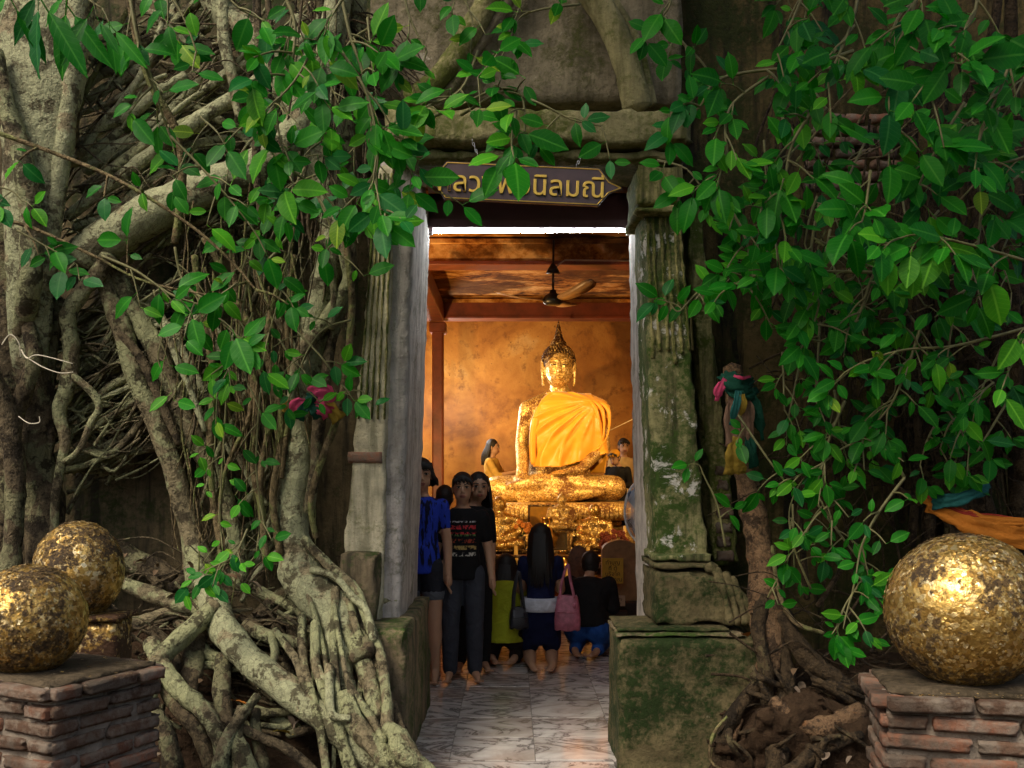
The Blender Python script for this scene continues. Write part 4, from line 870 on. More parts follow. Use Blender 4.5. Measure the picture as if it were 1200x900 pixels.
S2([(1150, 250, 4.6), (1140, 320, 4.6), (1120, 360, 4.6), (1110, 420, 4.6)], 7, 44, 3, 40, PALR, 82, 4)
S2([(1080, 380, 4.6), (1060, 440, 4.6), (1040, 480, 4.6), (1010, 510, 4.6)], 8, 40, 3.4, 40, PALR, 83, 4)
S2([(1060, 560, 4.6), (1040, 530, 4.6), (1000, 520, 4.6), (960, 545, 4.6), (930, 560, 4.6)], 8, 36, 3.2, 36, PALR, 84, 4)
S2([(990, 470, 4.6), (970, 520, 4.6), (965, 570, 4.6), (975, 610, 4.6)], 7, 38, 3.2, 34, PALR, 85, 4)
S2([(950, 690, 4.7), (930, 640, 4.65), (925, 600, 4.65), (935, 570, 4.65)], 6, 30, 3, 30, PALR, 86, 3)
S2([(1060, 560, 4.4), (1030, 600, 4.4), (1010, 640, 4.4), (1000, 690, 4.4), (990, 725, 4.4)], 9, 34, 3.4, 36, PALR, 87, 4)
S2([(1010, 680, 4.4), (990, 710, 4.4), (980, 735, 4.4)], 4, 26, 3.6, 36, [0, 2], 88, 3)
S2([(850, 640, 4.8), (840, 590, 4.8), (826, 560, 4.8), (820, 545, 4.8)], 2, 20, 2, 34, [0, 2], 90, 3)
S2([(900, 700, 4.7), (910, 680, 4.65), (905, 690, 4.6)], 2, 16, 2, 24, [2, 0], 91, 3)
S2([(1120, 450, 4.8), (1130, 500, 4.8), (1120, 540, 4.8)], 4, 34, 2.6, 36, PALR, 93, 4)
# filler sprays further back
fr = random.Random(77)
def fill(tree, x0, x1, y0, y1, n, size, pal, Y0, Y1, seed):
    for i in range(n):
        x, y, Y = fr.uniform(x0, x1), fr.uniform(y0, y1), fr.uniform(Y0, Y1); d = fr.uniform(-60, 60)
        spray(tree, [(x+d, y-fr.uniform(40, 90), Y+.1), (x+d*.4, y-30, Y), (x, y, Y)], 3, 34, 4, size, pal, seed+i, 3.2)
fill(fig, 255, 430, 0, 240, 5, 44, PALL, 4.2, 4.7, 500)
fill(fig, 430, 530, 60, 240, 2, 42, PALL, 4.1, 4.5, 520)
fill(fig, 235, 400, 240, 470, 7, 32, PALL, 4.6, 4.9, 540)
fill(fig, 120, 240, 20, 200, 1, 40, PALL, 4.4, 4.7, 560)
fill(fig2, 760, 900, 0, 300, 2, 42, PALR, 4.3, 4.7, 600)
fill(fig2, 900, 1060, 0, 340, 6, 46, PALR, 4.2, 4.8, 620)
fill(fig2, 1040, 1200, 0, 330, 8, 52, [0, 0, 2, 0, 1], 3.9, 4.6, 650)
fill(fig2, 920, 1060, 320, 560, 3, 38, PALR, 4.5, 4.9, 680)
fill(fig2, 1040, 1200, 330, 500, 3, 40, PALR, 4.4, 4.9, 700)
fill(fig2, 920, 1060, 560, 740, 2, 34, PALR, 4.5, 4.8, 720)
fill(fig2, 830, 1060, 280, 560, 9, 34, PALR, 4.6, 5.0, 800)
fill(fig2, 1040, 1200, 300, 560, 9, 36, PALR, 4.5, 5.0, 820)
fill(fig2, 860, 1060, 0, 340, 9, 38, PALR, 4.5, 4.9, 840)
fill(fig2, 1210, 1340, 0, 560, 10, 40, PALR, 4.3, 4.9, 880)
fill(fig, -140, -20, 20, 330, 5, 40, PALL, 4.4, 4.9, 900)
fill(fig2, 930, 1050, 560, 720, 4, 30, PALR, 4.6, 4.9, 860)
flush_leaves()
# ================================================================== sign, tube lamp, ceiling fan
M['sign_wood'] = simple('dark purple sign board', (.075, .045, .05), .4, 0, .25, 8, .1)
M['sign_gold'] = simple('gold lettering', (.80, .52, .09), .35, .4, .15, 30, .1)
M['steel'] = simple('steel chain', (.5, .5, .5), .3, 1, .15, 40, 0)
M['black_metal'] = simple('black metal', (.02, .018, .016), .4, .3, .3, 20, 0)
def txt(body, size, extr, mat, parent, name='lettering', bevel=0.0):
    cu = bpy.data.curves.new(name, 'FONT'); cu.body = body; cu.size = size; cu.extrude = extr; cu.bevel_depth = bevel; cu.align_x = 'CENTER'; cu.align_y = 'CENTER'
    o = bpy.data.objects.new('tmp', cu); COL.objects.link(o); dg = bpy.context.evaluated_depsgraph_get()
    me = bpy.data.meshes.new_from_object(o.evaluated_get(dg)); bpy.data.objects.remove(o); me.name = name; me.materials.clear()
    return link(name, me, mat, parent, False)
SY = 5.0; sc0 = P(612, 216, SY)
sign = thing('hanging_sign', 'dark wooden sign with pointed ends and gold Thai lettering above the doorway', 'sign', sc0); sign.rotation_euler = (0, R(2.6), 0)
k = SY/F; hw, hh, tipw = 90*k, 22*k, 27*k
poly = [(-hw-tipw, 0), (-hw-tipw*.45, hh*.25), (-hw, hh), (hw, hh), (hw+tipw*.45, hh*.30), (hw+tipw, 0), (hw+tipw*.45, -hh*.30), (hw, -hh), (-hw, -hh), (-hw-tipw*.45, -hh*.25)]
mb = MB(); mb.prism(poly, -.012, .012); mb.build('board', M['sign_wood'], sign, False, False)
mb = MB(); pp = [V(x*.985, -.0135, z*.93) for x, z in poly]; pp.append(pp[0])
for a, b in zip(pp[:-1], pp[1:]): mb.tube([a, b], .0028, 5)
mb.build('border_line', M['sign_gold'], sign, False, False)
lt = txt('หลวงพ่อนิลมณี', .155, .004, M['sign_gold'], sign, 'lettering', .0012)
wv = [v.co.x for v in lt.data.vertices]; wd = max(wv)-min(wv); sc_ = (193*k)/wd; 
lt.rotation_euler = (R(90), 0, 0); lt.location = (-.005-(max(wv)+min(wv))/2*sc_, -.018, -.012); lt.scale = (sc_, sc_*1.02, 1)
for sx in (-.22, .27):
    mb = MB(); ang = -.35 if sx < 0 else .45
    for q in range(7):
        c = V(sx+ang*.016*q*1.3, 0, hh+.012+q*.017); n = 10; r0 = .009
        ring = [c+V(math.cos(2*math.pi*j/n)*.005 if q % 2 else 0, 0 if q % 2 else math.cos(2*math.pi*j/n)*.005, math.sin(2*math.pi*j/n)*r0) for j in range(n)]
        ring.append(ring[0]); mb.tube(ring, .0018, 5, 0, None, False)
    mb.build('chain', M['steel'], sign, True, False)

lamp = thing('tube_lamp', 'bright white fluorescent tube under the door header', 'lamp', (.11, 6.17, 2.985))
mb = MB(); mb.tube([V(-.50, 6.158, 2.977), V(.72, 6.158, 2.983)], .0055, 12); mb.build('tube', emit('fluorescent tube', (.90, .96, 1.0), 120.0), lamp)
mb = MB(); mb.box((-.515, 6.14, 2.998), (.735, 6.185, 3.026), .004)
mb.build('batten', simple('grey batten', (.12, .11, .11), .6), lamp, False)
for x in (-.508, .728):
    mb = MB(); mb.box((x-.012, 6.14, 2.96), (x+.012, 6.18, 2.997), .003); mb.build('end_cap', simple('white cap', (.6, .6, .6), .5), lamp, False)

FY = 9.6
fc = P(648, 352, FY)
fan = thing('ceiling_fan', 'dark ceiling fan with thin blades hanging above the altar', 'fan', (fc.x, FY, fc.z))
mb = MB(); mb.tube([V(fc.x, FY, fc.z), V(fc.x+.005, FY, 3.75)], .011, 8); mb.build('rod', M['black_metal'], fan)
mb = MB(); mb.loft([[V(fc.x+r*math.cos(2*math.pi*i/20), FY+r*math.sin(2*math.pi*i/20), fc.z+z) for i in range(20)] for r, z in ((.03, .10), (.035, .07), (.07, .05), (.10, .02), (.10, -.02), (.07, -.045), (.02, -.05))]); mb.build('motor', M['black_metal'], fan)
mb = MB(); mb.loft([[V(fc.x+r*math.cos(2*math.pi*i/16), FY+r*math.sin(2*math.pi*i/16), 3.44+z) for i in range(16)] for r, z in ((.02, .08), (.05, .03), (.07, -.01), (.02, -.015))]); mb.build('canopy_cup', M['black_metal'], fan)
M['blade'] = simple('brown fan blade', (.30, .17, .08), .35, 0, .2, 10, 0)
for tip in ((-.58, -.16, .06), (.36, -.48, .10), (.26, .50, .05)):
    d = V(tip[0], tip[1], 0).normalized(); s = d.cross(V(0, 0, 1)); mb = MB(); rings = []
    for i in range(9):
        t = i/8; c = V(fc.x, FY, fc.z)+d*(.09+t*.50)+V(0, 0, tip[2]*t-.05*math.sin(t*math.pi)*.4); w = (.022 if i == 0 else .06+.035*math.sin(t*2.6)) if i < 8 else .04
        rings.append([c+s*w+V(0, 0, .012), c+V(0, 0, .006), c-s*w-V(0, 0, .012), c-V(0, 0, .006)])
    mb.loft(rings); mb.build('blade', M['blade'], fan)
mb = MB(); mb.tube([V(fc.x+.01, FY, 3.47), V(fc.x+.06, FY+.02, 3.52), V(fc.x+.12, FY+.05, 3.57), V(1.9, 9.735, 3.57)], .008, 6); mb.build('wire', simple('wire', (.4, .3, .2), .5), fan)

# ================================================================== big statue
BX, BY, BZ = .58, 12.75, 1.125
s_ = .0111
def bp(px, py, dy=0.0): return V((px-652)*s_, dy, (588-py)*s_)
st = thing('seated_buddha_statue', 'large gilded seated Buddha draped in a saffron robe at the altar', 'statue', (BX, BY, BZ))
mb = MB()
def ring(cx, cy, z, rx, ry, n=24): return [V(cx+rx*math.cos(2*math.pi*i/n), cy+ry*math.sin(2*math.pi*i/n), z) for i in range(n)]
TOR = [(590, .40, .27), (570, .42, .28), (548, .40, .27), (530, .37, .25), (510, .40, .26), (492, .46, .28), (478, .49, .27), (470, .43, .23), (464, .28, .17), (458, .13, .12), (450, .11, .11)]
mb.loft([ring((655-652)*s_, .03, (588-y)*s_, rx, ry) for y, rx, ry in TOR])
# legs folded
mb.cap(bp(664, 574, -.12), bp(581, 573, -.22), .22, .165); mb.cap(bp(640, 574, -.12), bp(716, 572, -.22), .22, .165)
mb.cap(bp(581, 575, -.24), bp(664, 578, -.50), .158, .12); mb.cap(bp(716, 573, -.24), bp(626, 566, -.46), .16, .115)
mb.cap(bp(668, 579, -.52), bp(700, 577, -.46), .10, .05); mb.cap(bp(626, 566, -.46), bp(598, 570, -.42), .10, .05)
# arms
mb.cap(bp(618, 480, 0), bp(612, 522, -.06), .115, .10); mb.cap(bp(612, 522, -.06), bp(611, 556, -.34), .10, .072); mb.cap(bp(611, 556, -.34), bp(612, 574, -.42), .085, .07)
for q in range(4): mb.cap(bp(607+q*3.6, 572, -.45), bp(606.5+q*3.9, 590+(q in (1, 2))*2, -.44), .021, .014)
mb.cap(bp(618, 566, -.43), bp(622, 578, -.44), .022, .015)
mb.cap(bp(698, 480, 0), bp(706, 524, -.04), .115, .10); mb.cap(bp(706, 524, -.04), bp(678, 551, -.40), .098, .065); mb.cap(bp(678, 551, -.40), bp(660, 554, -.46), .07, .045)
for q in range(4): mb.cap(bp(660, 552+q*1.2, -.44-.03*q), bp(645, 554+q, -.45-.03*q), .02, .014)
body = remesh(mb, .022, 3); link('body', body, M['gold_statue'], st, False)
# head
mb = MB(); hc = bp(654, 433, -.05)
mb.ell(hc, (.185, .205, .27)); mb.ell(hc+V(0, -.03, -.10), (.15, .165, .17)); mb.cap(hc+V(0, .03, -.35), hc+V(0, .02, -.15), .12, .11)
mb.cap(hc+V(0, -.205, .05), hc+V(0, -.235, -.055), .016, .032); mb.ell(hc+V(0, -.19, -.06), (.042, .03, .02))
for sx in (-1, 1):
    mb.cap(hc+V(sx*.20, .02, .10), hc+V(sx*.205, .0, -.02), .03, .026); mb.cap(hc+V(sx*.205, .0, -.02), hc+V(sx*.195, -.01, -.22), .026, .02)
    mb.ell(hc+V(sx*.075, -.168, .035), (.048, .03, .022)); 
    ps = [hc+V(sx*(.02+.11*t), -.195+.05*t*t*1.2, .075+.035*math.sin(t*3.0)) for t in (0, .25, .5, .75, 1)]; mb.tube(ps, .010, 8)
mb.tube([hc+V(-.065, -.170, -.118), hc+V(-.03, -.19, -.132), hc+V(0, -.198, -.128), hc+V(.03, -.19, -.132), hc+V(.065, -.170, -.118)], .014, 8)
mb.tube([hc+V(-.04, -.178, -.148), hc+V(0, -.192, -.156), hc+V(.04, -.178, -.148)], .014, 8)
hd = remesh(mb, .0095, 1, 'head'); ho = link('head', hd, M['gold_face'], st, False)
for sx in (-1, 1):
    mb = MB(); mb.tube([hc+V(sx*.035, -.192, .028), hc+V(sx*.075, -.198, .018), hc+V(sx*.115, -.178, .030)], .006, 6); mb.build('eyelid', M['black_metal'], ho, True, False)
mb = MB(); mb.tube([hc+V(-.06, -.186, -.128), hc+V(0, -.205, -.141), hc+V(.06, -.186, -.128)], .004, 6); mb.build('lip_line', M['black_metal'], ho, True, False)
# curls of hair, ushnisha and finial
hb = MB(); hb.ell(hc+V(0, .035, .085), (.208, .205, .225), None, 24, 14); hb.ell(hc+V(0, .04, .30), (.105, .11, .095)); hb.ell(hc+V(0, .04, .38), (.065, .07, .05))
hb.loft([ring(hc.x, hc.y+.04, hc.z+z, r, r, 12) for z, r in ((.40, .055), (.43, .05), (.455, .036), (.47, .042), (.50, .028), (.515, .033), (.545, .02), (.58, .014), (.62, .003))])
for j in range(11):
    el = R(2+j*8.2); nn = max(6, int(34*math.cos(el)))
    for i in range(nn):
        a = 2*math.pi*(i+.5*(j % 2))/nn; d = V(math.cos(el)*math.cos(a), math.cos(el)*math.sin(a), math.sin(el))
        if d.y < -.45 and d.z < .42: continue
        hb.ell(hc+V(0, .035, .085)+V(d.x*.208, d.y*.205, d.z*.225), (.020, .020, .020), None, 6, 4)
hb.build('hair_curls', M['gold_dark'], ho, True, False)
# robe: thick shell over chest, left shoulder and flank, with hanging edge
def robem():
    t = NT('saffron robe'); c = t.coord((1, 1, 1)); n = t.noise(c, 3, 4)
    t.out(t.ramp(n, [(.3, (.72, .30, .012)), (.7, (.86, .42, .03))]), .42, 0, .5)
    t.b.inputs['Sheen Weight'].default_value = .3
    mp = t.n.new('ShaderNodeMapping'); mp.inputs['Rotation'].default_value = (0, R(52), 0); t.l.new(t.tc.outputs['Object'], mp.inputs[0])
    t.bump(t.math('ADD', t.wave(mp.outputs[0], 1.3, 3.0, 'X', 1), t.math('MULTIPLY', t.wave(mp.outputs[0], 3.1, 4, 'X', 1), .3)), .12, .02); return t.m
M['robe'] = robem()
def robe():
    n, m = 150, 84; vs_ = []; keep = {}
    def prof(y):
        for (y0, a0, b0), (y1, a1, b1) in zip(TOR[:-1], TOR[1:]):
            if y1 <= y <= y0: t = (y0-y)/(y0-y1); return a0+(a1-a0)*t, b0+(b1-b0)*t
        return TOR[-1][1:]
    for j in range(m+1):
        y = 556-(556-462)*j/m; rx, ry = prof(y)
        arm = sstep(548, 480, y)*sstep(456, 468, y)
        for i in range(n):
            a = 2*math.pi*i/n; c, s = math.cos(a), math.sin(a)
            fx = rx*c-.36; fz = (y-470)*s_; dd_ = math.hypot(fx, fz); th_ = math.atan2(fz, -fx)
            fo_ = math.sin(th_*13+2.2*math.sin(dd_*3.1)); ex = .036+(.042*(1-abs(fo_))**1.4+.010*math.sin(th_*31+dd_*5))*min(1, dd_/.28)
            x = rx*c+ex*c; yy = ry*s+ex*s
            if c > .45: x += (c-.45)*(.24+.16*sstep(480, 545, y)); yy += -.10*(c-.45)*sstep(470, 530, y)
            if s < -.2: yy -= .06*sstep(470, 510, y)
            vs_.append((x+.033, yy+.03, (588-y)*s_+ .012*math.sin(a*3)))
    fs = []
    for j in range(m):
        for i in range(n):
            q = [j*n+i, j*n+(i+1) % n, (j+1)*n+(i+1) % n, (j+1)*n+i]; c = sum((Vector(vs_[k]) for k in q), Vector())/4
            # bare right shoulder (viewer's left): cut by a diagonal line
            yp = 588-c.z/s_
            if c.x < -.14-.17*sstep(463, 492, yp): continue
            low = (588-548)*s_+.30*max(0, c.x-.05)
            if c.z < low and c.y < .1: continue
            fs.append(tuple(q))
    me = bpy.data.meshes.new('robe'); me.from_pydata(vs_, [], fs)
    bm = bmesh.new(); bm.from_mesh(me); bmesh.ops.delete(bm, geom=[v for v in bm.verts if not v.link_faces], context='VERTS'); bmesh.ops.recalc_face_normals(bm, faces=bm.faces[:])
    bmesh.ops.solidify(bm, geom=bm.faces[:], thickness=.014); bm.to_mesh(me); bm.free()
    me.polygons.foreach_set('use_smooth', [True]*len(me.polygons)); return me
ro = link('robe', robe(), M['robe'], st, False)
mb = MB()   # fold of robe over left shoulder, and rolled edge across the chest
mb.tube([V(*p) for p in catmull([tuple(bp(x, y, d)) for x, y, d in ((624, 545, -.24), (623, 520, -.26), (627, 492, -.26), (640, 470, -.20), (656, 461, -.10))], 5)], [.03, .035, .04, .04]+[.045]*17, 8, .1, (V(0, 1, 0), .5))
for q in range(5): mb.tube([V(*p) for p in catmull([tuple(bp(x, y, d)) for x, y, d in ((672+q*6, 464+q*2, -.10), (682+q*7, 482, -.20), (690+q*5, 510, -.22), (686+q*3, 536-q*2, -.24))], 5)], [.02+.012*math.sin(i*.4) for i in range(16)], 6, .1, (V(0, 1, 0), .7))
for q in range(0): mb.tube([V(*p) for p in catmull([tuple(bp(x, y, d)) for x, y, d in ((622+q*9, 530-q*4, -.27), (645+q*8, 536-q*7, -.33), (668+q*8, 520-q*9, -.30), (690+q*2, 490-q*6, -.22))], 5)], [.014+.006*math.sin(i*.5) for i in range(16)], 6, .1, (V(0, 1, 0), .6))
mb.build('robe_fold', M['robe'], ro, True, False)
mb = MB(); mb.tube([bp(700, 512, -.1)+V(BX, BY, BZ), V(1.9, 12.6, 2.35)], .004, 5); tag(mb.build('sacred_thread', simple('white thread', (.6, .5, .3), .7)), 'thin sacred thread stretched from the statue robe to the right wall', 'thread')

# pedestal: gilded tiers
ped = thing('statue_pedestal', 'gilded tiered lotus pedestal under the seated Buddha', 'pedestal', (BX, BY, .45))
def srect(hx, hy, z, n=40, e=3.2):
    out = []
    for i in range(n):
        a = 2*math.pi*i/n; c, s = math.cos(a), math.sin(a); out.append(V(BX+hx*math.copysign(abs(c)**(2/e), c), BY-.1+hy*math.copysign(abs(s)**(2/e), s), z))
    return out
for nm, prof in (('upper_tier', ((1.125, .90, .66), (1.11, .95, .70), (1.05, .985, .73), (.97, .985, .73), (.91, .92, .68), (.895, .84, .6))), ('middle_tier', ((.89, .80, .56), (.86, .82, .58), (.82, .80, .56))), ('lower_tier', ((.815, .84, .6), (.79, .95, .70), (.70, .99, .74), (.60, .99, .74), (.50, 1.02, .77), (.452, 1.03, .78)))):
    mb = MB(); mb.loft([srect(hx, hy, z) for z, hx, hy in prof]); q = mb.build(nm, M['gold_statue'], ped)
    if nm != 'middle_tier':
        pb = MB(); z0, hx, hy = (1.0, .97, .72) if nm == 'upper_tier' else (.66, .985, .735)
        for i in range(34):
            x = BX-hx*.93+2*hx*.93*i/33; pb.ell((x, BY-.1-hy+.005, z0), (.030, .022, .075), None, 8, 6)
        pb.build('lotus_petals', M['gold_statue'], q)['kind'] = 'stuff'
# dais and front altar steps
dais = thing('altar_dais', 'stepped red and gold altar platform below the pedestal', 'platform', (BX, 12.5, 0))
for a, b, m in (((-1.3, 11.3, 0), (2.6, 14.2, .448), 'gold_dark'), ((-.9, 10.75, 0), (2.3, 11.29, .32), 'red_beam'), ((-.7, 10.1, 0), (2.1, 10.74, .16), 'red_beam')):
    mb = MB(); mb.box(a, b, .012); mb.build('platform_step', M[m], dais, False)

# ================================================================== altar furniture and offerings
def lathe(mb, c, prof, n=14):
    mb.loft([[V(c[0]+r*math.cos(2*math.pi*i/n), c[1]+r*math.sin(2*math.pi*i/n), c[2]+z) for i in range(n)] for r, z in prof])
def small_statue(label, c, h, mat, cap=False):
    """seated monk figure: base, folded legs, torso, arms, head"""
    t = thing('small_seated_statue', label, 'statue', c, 0, 'small statues on the altar'); mb = MB(); k = h/1.0
    q = lambda x, y, z: V(c[0]+x*k, c[1]+y*k, c[2]+z*k)
    mb.ell(q(0, 0, .36), (.26*k, .2*k, .3*k)); mb.ell(q(0, 0, .56), (.32*k, .19*k, .16*k)); mb.cap(q(.1, -.1, .12), q(-.36, -.22, .12), .15*k, .11*k); mb.cap(q(-.1, -.1, .12), q(.36, -.22, .12), .15*k, .11*k)
    mb.cap(q(-.36, -.22, .11), q(.1, -.38, .1), .1*k, .07*k); mb.cap(q(.36, -.22, .11), q(-.1, -.36, .12), .1*k, .07*k)
    for sx in (-1, 1): mb.cap(q(sx*.30, 0, .56), q(sx*.36, -.08, .34), .1*k, .085*k); mb.cap(q(sx*.36, -.08, .34), q(sx*.06, -.3, .24), .08*k, .06*k)
    mb.cap(q(0, 0, .6), q(0, -.01, .76), .09*k, .085*k); mb.ell(q(0, -.02, .85), (.125*k, .145*k, .16*k)); mb.ell(q(0, -.16, .84), (.025*k, .03*k, .04*k))
    for sx in (-1, 1): mb.ell(q(sx*.13, 0, .84), (.02*k, .035*k, .06*k))
    if cap: mb.cap(q(0, .0, 1.0), q(0, 0, 1.12), .05*k, .012*k)
    link('body', remesh(mb, .022*k+.003, 1), mat, t)
    b = MB(); b.loft([[V(c[0]+.46*k*math.cos(2*math.pi*i/20), c[1]-.1*k+.36*k*math.sin(2*math.pi*i/20), c[2]+z) for i in range(20)] for z in (0, .02*k)]); b.build('base', M['gold_dark'], t); return t
M['monk_gold'] = goldleaf('monk gold', (.3, .12, .02), 70, .2)
cs_ = lambda px, py, Y: tuple(P(px, py, Y))
def table(label, x0, x1, y0, y1, h, mat, name='altar_table', cat='table', apron=.1):
    t = thing(name, label, cat, ((x0+x1)/2, (y0+y1)/2, 0)); mb = MB(); mb.box((x0, y0, h-.03), (x1, y1, h), .006); mb.build('top', mat, t, False)
    mb = MB(); mb.box((x0+.03, y0+.02, h-.03-apron), (x1-.03, y0+.045, h-.031), .004); mb.build('apron', mat, t, False)
    for x in (x0+.03, x1-.03):
        for y in (y0+.05, y1-.05): mb = MB(); mb.box((x-.025, y-.025, 0.0), (x+.025, y+.025, h-.031), .004); mb.build('leg', mat, t, False)
    return t
table('gilded long altar table carrying the small statues in front of the pedestal', -.20, 1.45, 11.0, 11.25, .62, M['gold_dark'])
# replace ground contact: the table stands on the lower step
small_statue('gold monk statue left of the notice board panel, below the Buddha knee', (-.165+.02, 11.12, .62), .60, M['monk_gold'])
small_statue('gold monk statue at the right end of the altar, beside red flowers', (.93, 11.12, .62), .52, M['monk_gold'])
small_statue('small crowned gold statue in the middle of the altar, above glass case', (.56, 11.16, .84), .40, M['gold_statue'], True)
t = thing('gilt_panel', 'square gold backing board behind the middle small statue', 'panel', (.42, 11.4, .45))
mb = MB(); mb.box((.20, 11.36, .46), (.62, 11.385, 1.10), .004); mb.build('board', simple('gold board', (.55, .26, .03), .4, .5), t, False)
mb = MB()
for a, b in (((.185, 11.345, .45), (.205, 11.39, 1.12)), ((.615, 11.345, .45), (.635, 11.39, 1.12)), ((.206, 11.345, 1.10), (.614, 11.39, 1.12))): mb.box(a, b, .003)
mb.build('frame', M['gold_dark'], t, False)
M['glass'] = NT('glass case').out((.5, .4, .25), .08, 0, .6); M['glass'].node_tree.nodes['Principled BSDF'].inputs['Transmission Weight'].default_value = .85
t = thing('glass_case', 'little glass case with gold posts under the middle small statue', 'case', (.56, 11.13, .62))
mb = MB(); mb.box((.47, 11.05, .625), (.65, 11.22, .815)); mb.build('glass', M['glass'], t, False)
for x in (.462, .658):
    for y in (11.042, 11.228): mb = MB(); mb.box((x-.008, y-.008, .62), (x+.008, y+.008, .82)); mb.build('post', M['gold_statue'], t, False)
mb = MB(); mb.box((.45, 11.03, .821), (.67, 11.24, .838), .003); mb.build('lid', M['gold_statue'], t, False)
# railing
t = thing('altar_rail', 'thin metal rail running along the front of the altar', 'railing', (.3, 9.95, 0))
mb = MB(); mb.tube([V(-.65, 9.95, .64), V(1.0, 9.95, .64)], .016, 8); mb.build('top_bar', simple('worn brass', (.5, .32, .12), .3, .9), t)
for x in (-.60, -.2, .2, .6, .95):
    mb = MB(); mb.tube([V(x, 9.95, 0), V(x, 9.95, .625)], .014, 8); mb.build('post', M['black_metal'], t)
# flowers
M['petal_r'] = simple('red petals', (.22, .04, .02), .6); M['petal_o'] = simple('orange petals', (.65, .22, .03), .6); M['stemg'] = simple('flower leaves', (.03, .06, .01), .6)
M['petal_p'] = simple('pale petals', (.75, .55, .3), .6)
def flowers(label, c, r, mat, seed, n=26):
    q = random.Random(seed); t = thing('flower_arrangement', label, 'flowers', c, 0, 'flower arrangements on the altar')
    mb = MB(); lathe(mb, c, ((.05, 0), (.07, .04), (.05, .12), (.06, .15))); mb.build('vase', M['gold_dark'], t)
    fb = MB(); sb = MB()
    for _ in range(n):
        d = V(q.uniform(-1, 1), q.uniform(-1, .6), q.uniform(-.15, 1)).normalized()*r*q.uniform(.6, 1); p = Vector(c)+V(0, 0, .15+r*.4)+d
        for k in range(6):
            a = k*math.pi/3; fb.ell(p+V(math.cos(a)*.016, -.006, math.sin(a)*.016), (.013, .008, .013), None, 6, 4)
        sb.tube([Vector(c)+V(0, 0, .14), p], .004, 4)
    fb.build('blossoms', mat, t)['kind'] = 'stuff'; sb.build('stems', M['stemg'], t)['kind'] = 'stuff'
flowers('dark red flower arrangement at the right end of the altar, beside the stand fan', (1.12, 10.95, .45), .20, M['petal_r'], 1, 34)
flowers('orange flowers between the left monk statue and the long-haired woman', (.10, 11.12, .62), .13, M['petal_o'], 2)
flowers('orange flowers right of the little glass case', (.74, 11.14, .62), .11, M['petal_o'], 3)
flowers('pale flowers low on the altar step beside the boy', (-.38, 10.5, .32), .14, M['petal_p'], 4)
# offerings: bowls, candle holders, bottles on the steps
M['brass'] = simple('brass', (.62, .36, .10), .25, .95, .2, 20, 0); M['wax'] = simple('candle wax', (.75, .5, .15), .5); M['glassb'] = simple('dark bottle', (.10, .04, .015), .15)
def bowl():
    mb = MB(); lathe(mb, (0, 0, 0), ((.045, 0), (.02, .015), (.018, .05), (.07, .08), (.085, .11), (.075, .11), (.05, .085))); return mb.mesh('bowl')
def candle():
    mb = MB(); lathe(mb, (0, 0, 0), ((.05, 0), (.045, .012), (.012, .03), (.014, .10), (.03, .115), (.013, .12), (.012, .20), (.002, .205))); return mb.mesh('candle_holder')
def pot():
    mb = MB(); lathe(mb, (0, 0, 0), ((.05, 0), (.075, .04), (.085, .09), (.06, .14), (.03, .17), (.03, .22), (.045, .235), (.035, .235))); return mb.mesh('jar')
def chedi():
    mb = MB(); lathe(mb, (0, 0, 0), ((.08, 0), (.08, .02), (.06, .03), (.06, .05), (.045, .06), (.05, .10), (.03, .13), (.015, .15), (.018, .16), (.008, .2), (.002, .26))); return mb.mesh('miniature_stupa')
kinds = [('offering_bowl', bowl(), M['brass'], 'bowl', 'brass offering bowl standing on the altar steps', 'brass bowls on the altar'), ('candle_holder', candle(), M['wax'], 'candle', 'candle in a holder standing on the altar steps', 'candles on the altar'),
         ('jar', pot(), M['brass'], 'jar', 'round metal jar standing among altar offerings', 'jars on the altar'), ('miniature_stupa', chedi(), M['gold_statue'], 'stupa', 'tiny pointed gilt stupa standing among altar offerings', 'tiny stupas on the altar')]
for k in kinds: k[1].materials.append(k[2])
q = random.Random(12); spots = []
for y, z, n in ((11.06, .62, 9), (10.9, .32, 15), (10.5, .16+.0, 15), (10.25, .16, 13)):
    for i in range(n):
        x = -.55+2.0*(i+q.uniform(.2, .8))/n
        if z == .62 and (x < .03 or abs(x-.56) < .13 or abs(x-.93) < .2 or abs(x-.1) < .1 or abs(x-.74) < .08 or x > 1.4): continue
        if y == 10.5 and abs(x+.38) < .1: continue
        if y == 10.9 and abs(x-1.1) < .15: continue
        kd = q.choice(kinds); o = bpy.data.objects.new(kd[0], kd[1]); COL.objects.link(o); o.location = (x, y+q.uniform(-.05, .05), z+.001); s = q.uniform(.8, 1.5)*(1.25 if y > 10.7 else 1); o.scale = (s, s, s)
        tag(o, kd[4], kd[3], kd[5])
# ceremonial oval fan on a stick
t = thing('ceremonial_fan', 'brown oval ceremonial fan on a stick standing behind the worshippers', 'fan', (.50, 8.6, 0))
cx, cz = P(678, 661, 8.6).x, P(678, 661, 8.6).z; t.location = (cx, 8.6, 0)
mb = MB(); n = 28
mb.loft([[V(cx+.098*sx*math.cos(2*math.pi*i/n), 8.6+dy, cz+.165*sx*math.sin(2*math.pi*i/n)) for i in range(n)] for sx, dy in ((.9, -.014), (1, -.008), (1, .008), (.9, .014))]); mb.build('fan_disc', simple('brown brocade', (.15, .06, .025), .6, 0, .5, 30, .4), t)
mb = MB(); mb.tube([V(cx, 8.6, cz-.16), V(cx, 8.6, .03)], .011, 8); mb.build('stick', M['dark_wood'], t)
mb = MB(); lathe(mb, (cx, 8.6, 0), ((.10, 0), (.10, .02), (.03, .04))); mb.build('foot', M['dark_wood'], t)
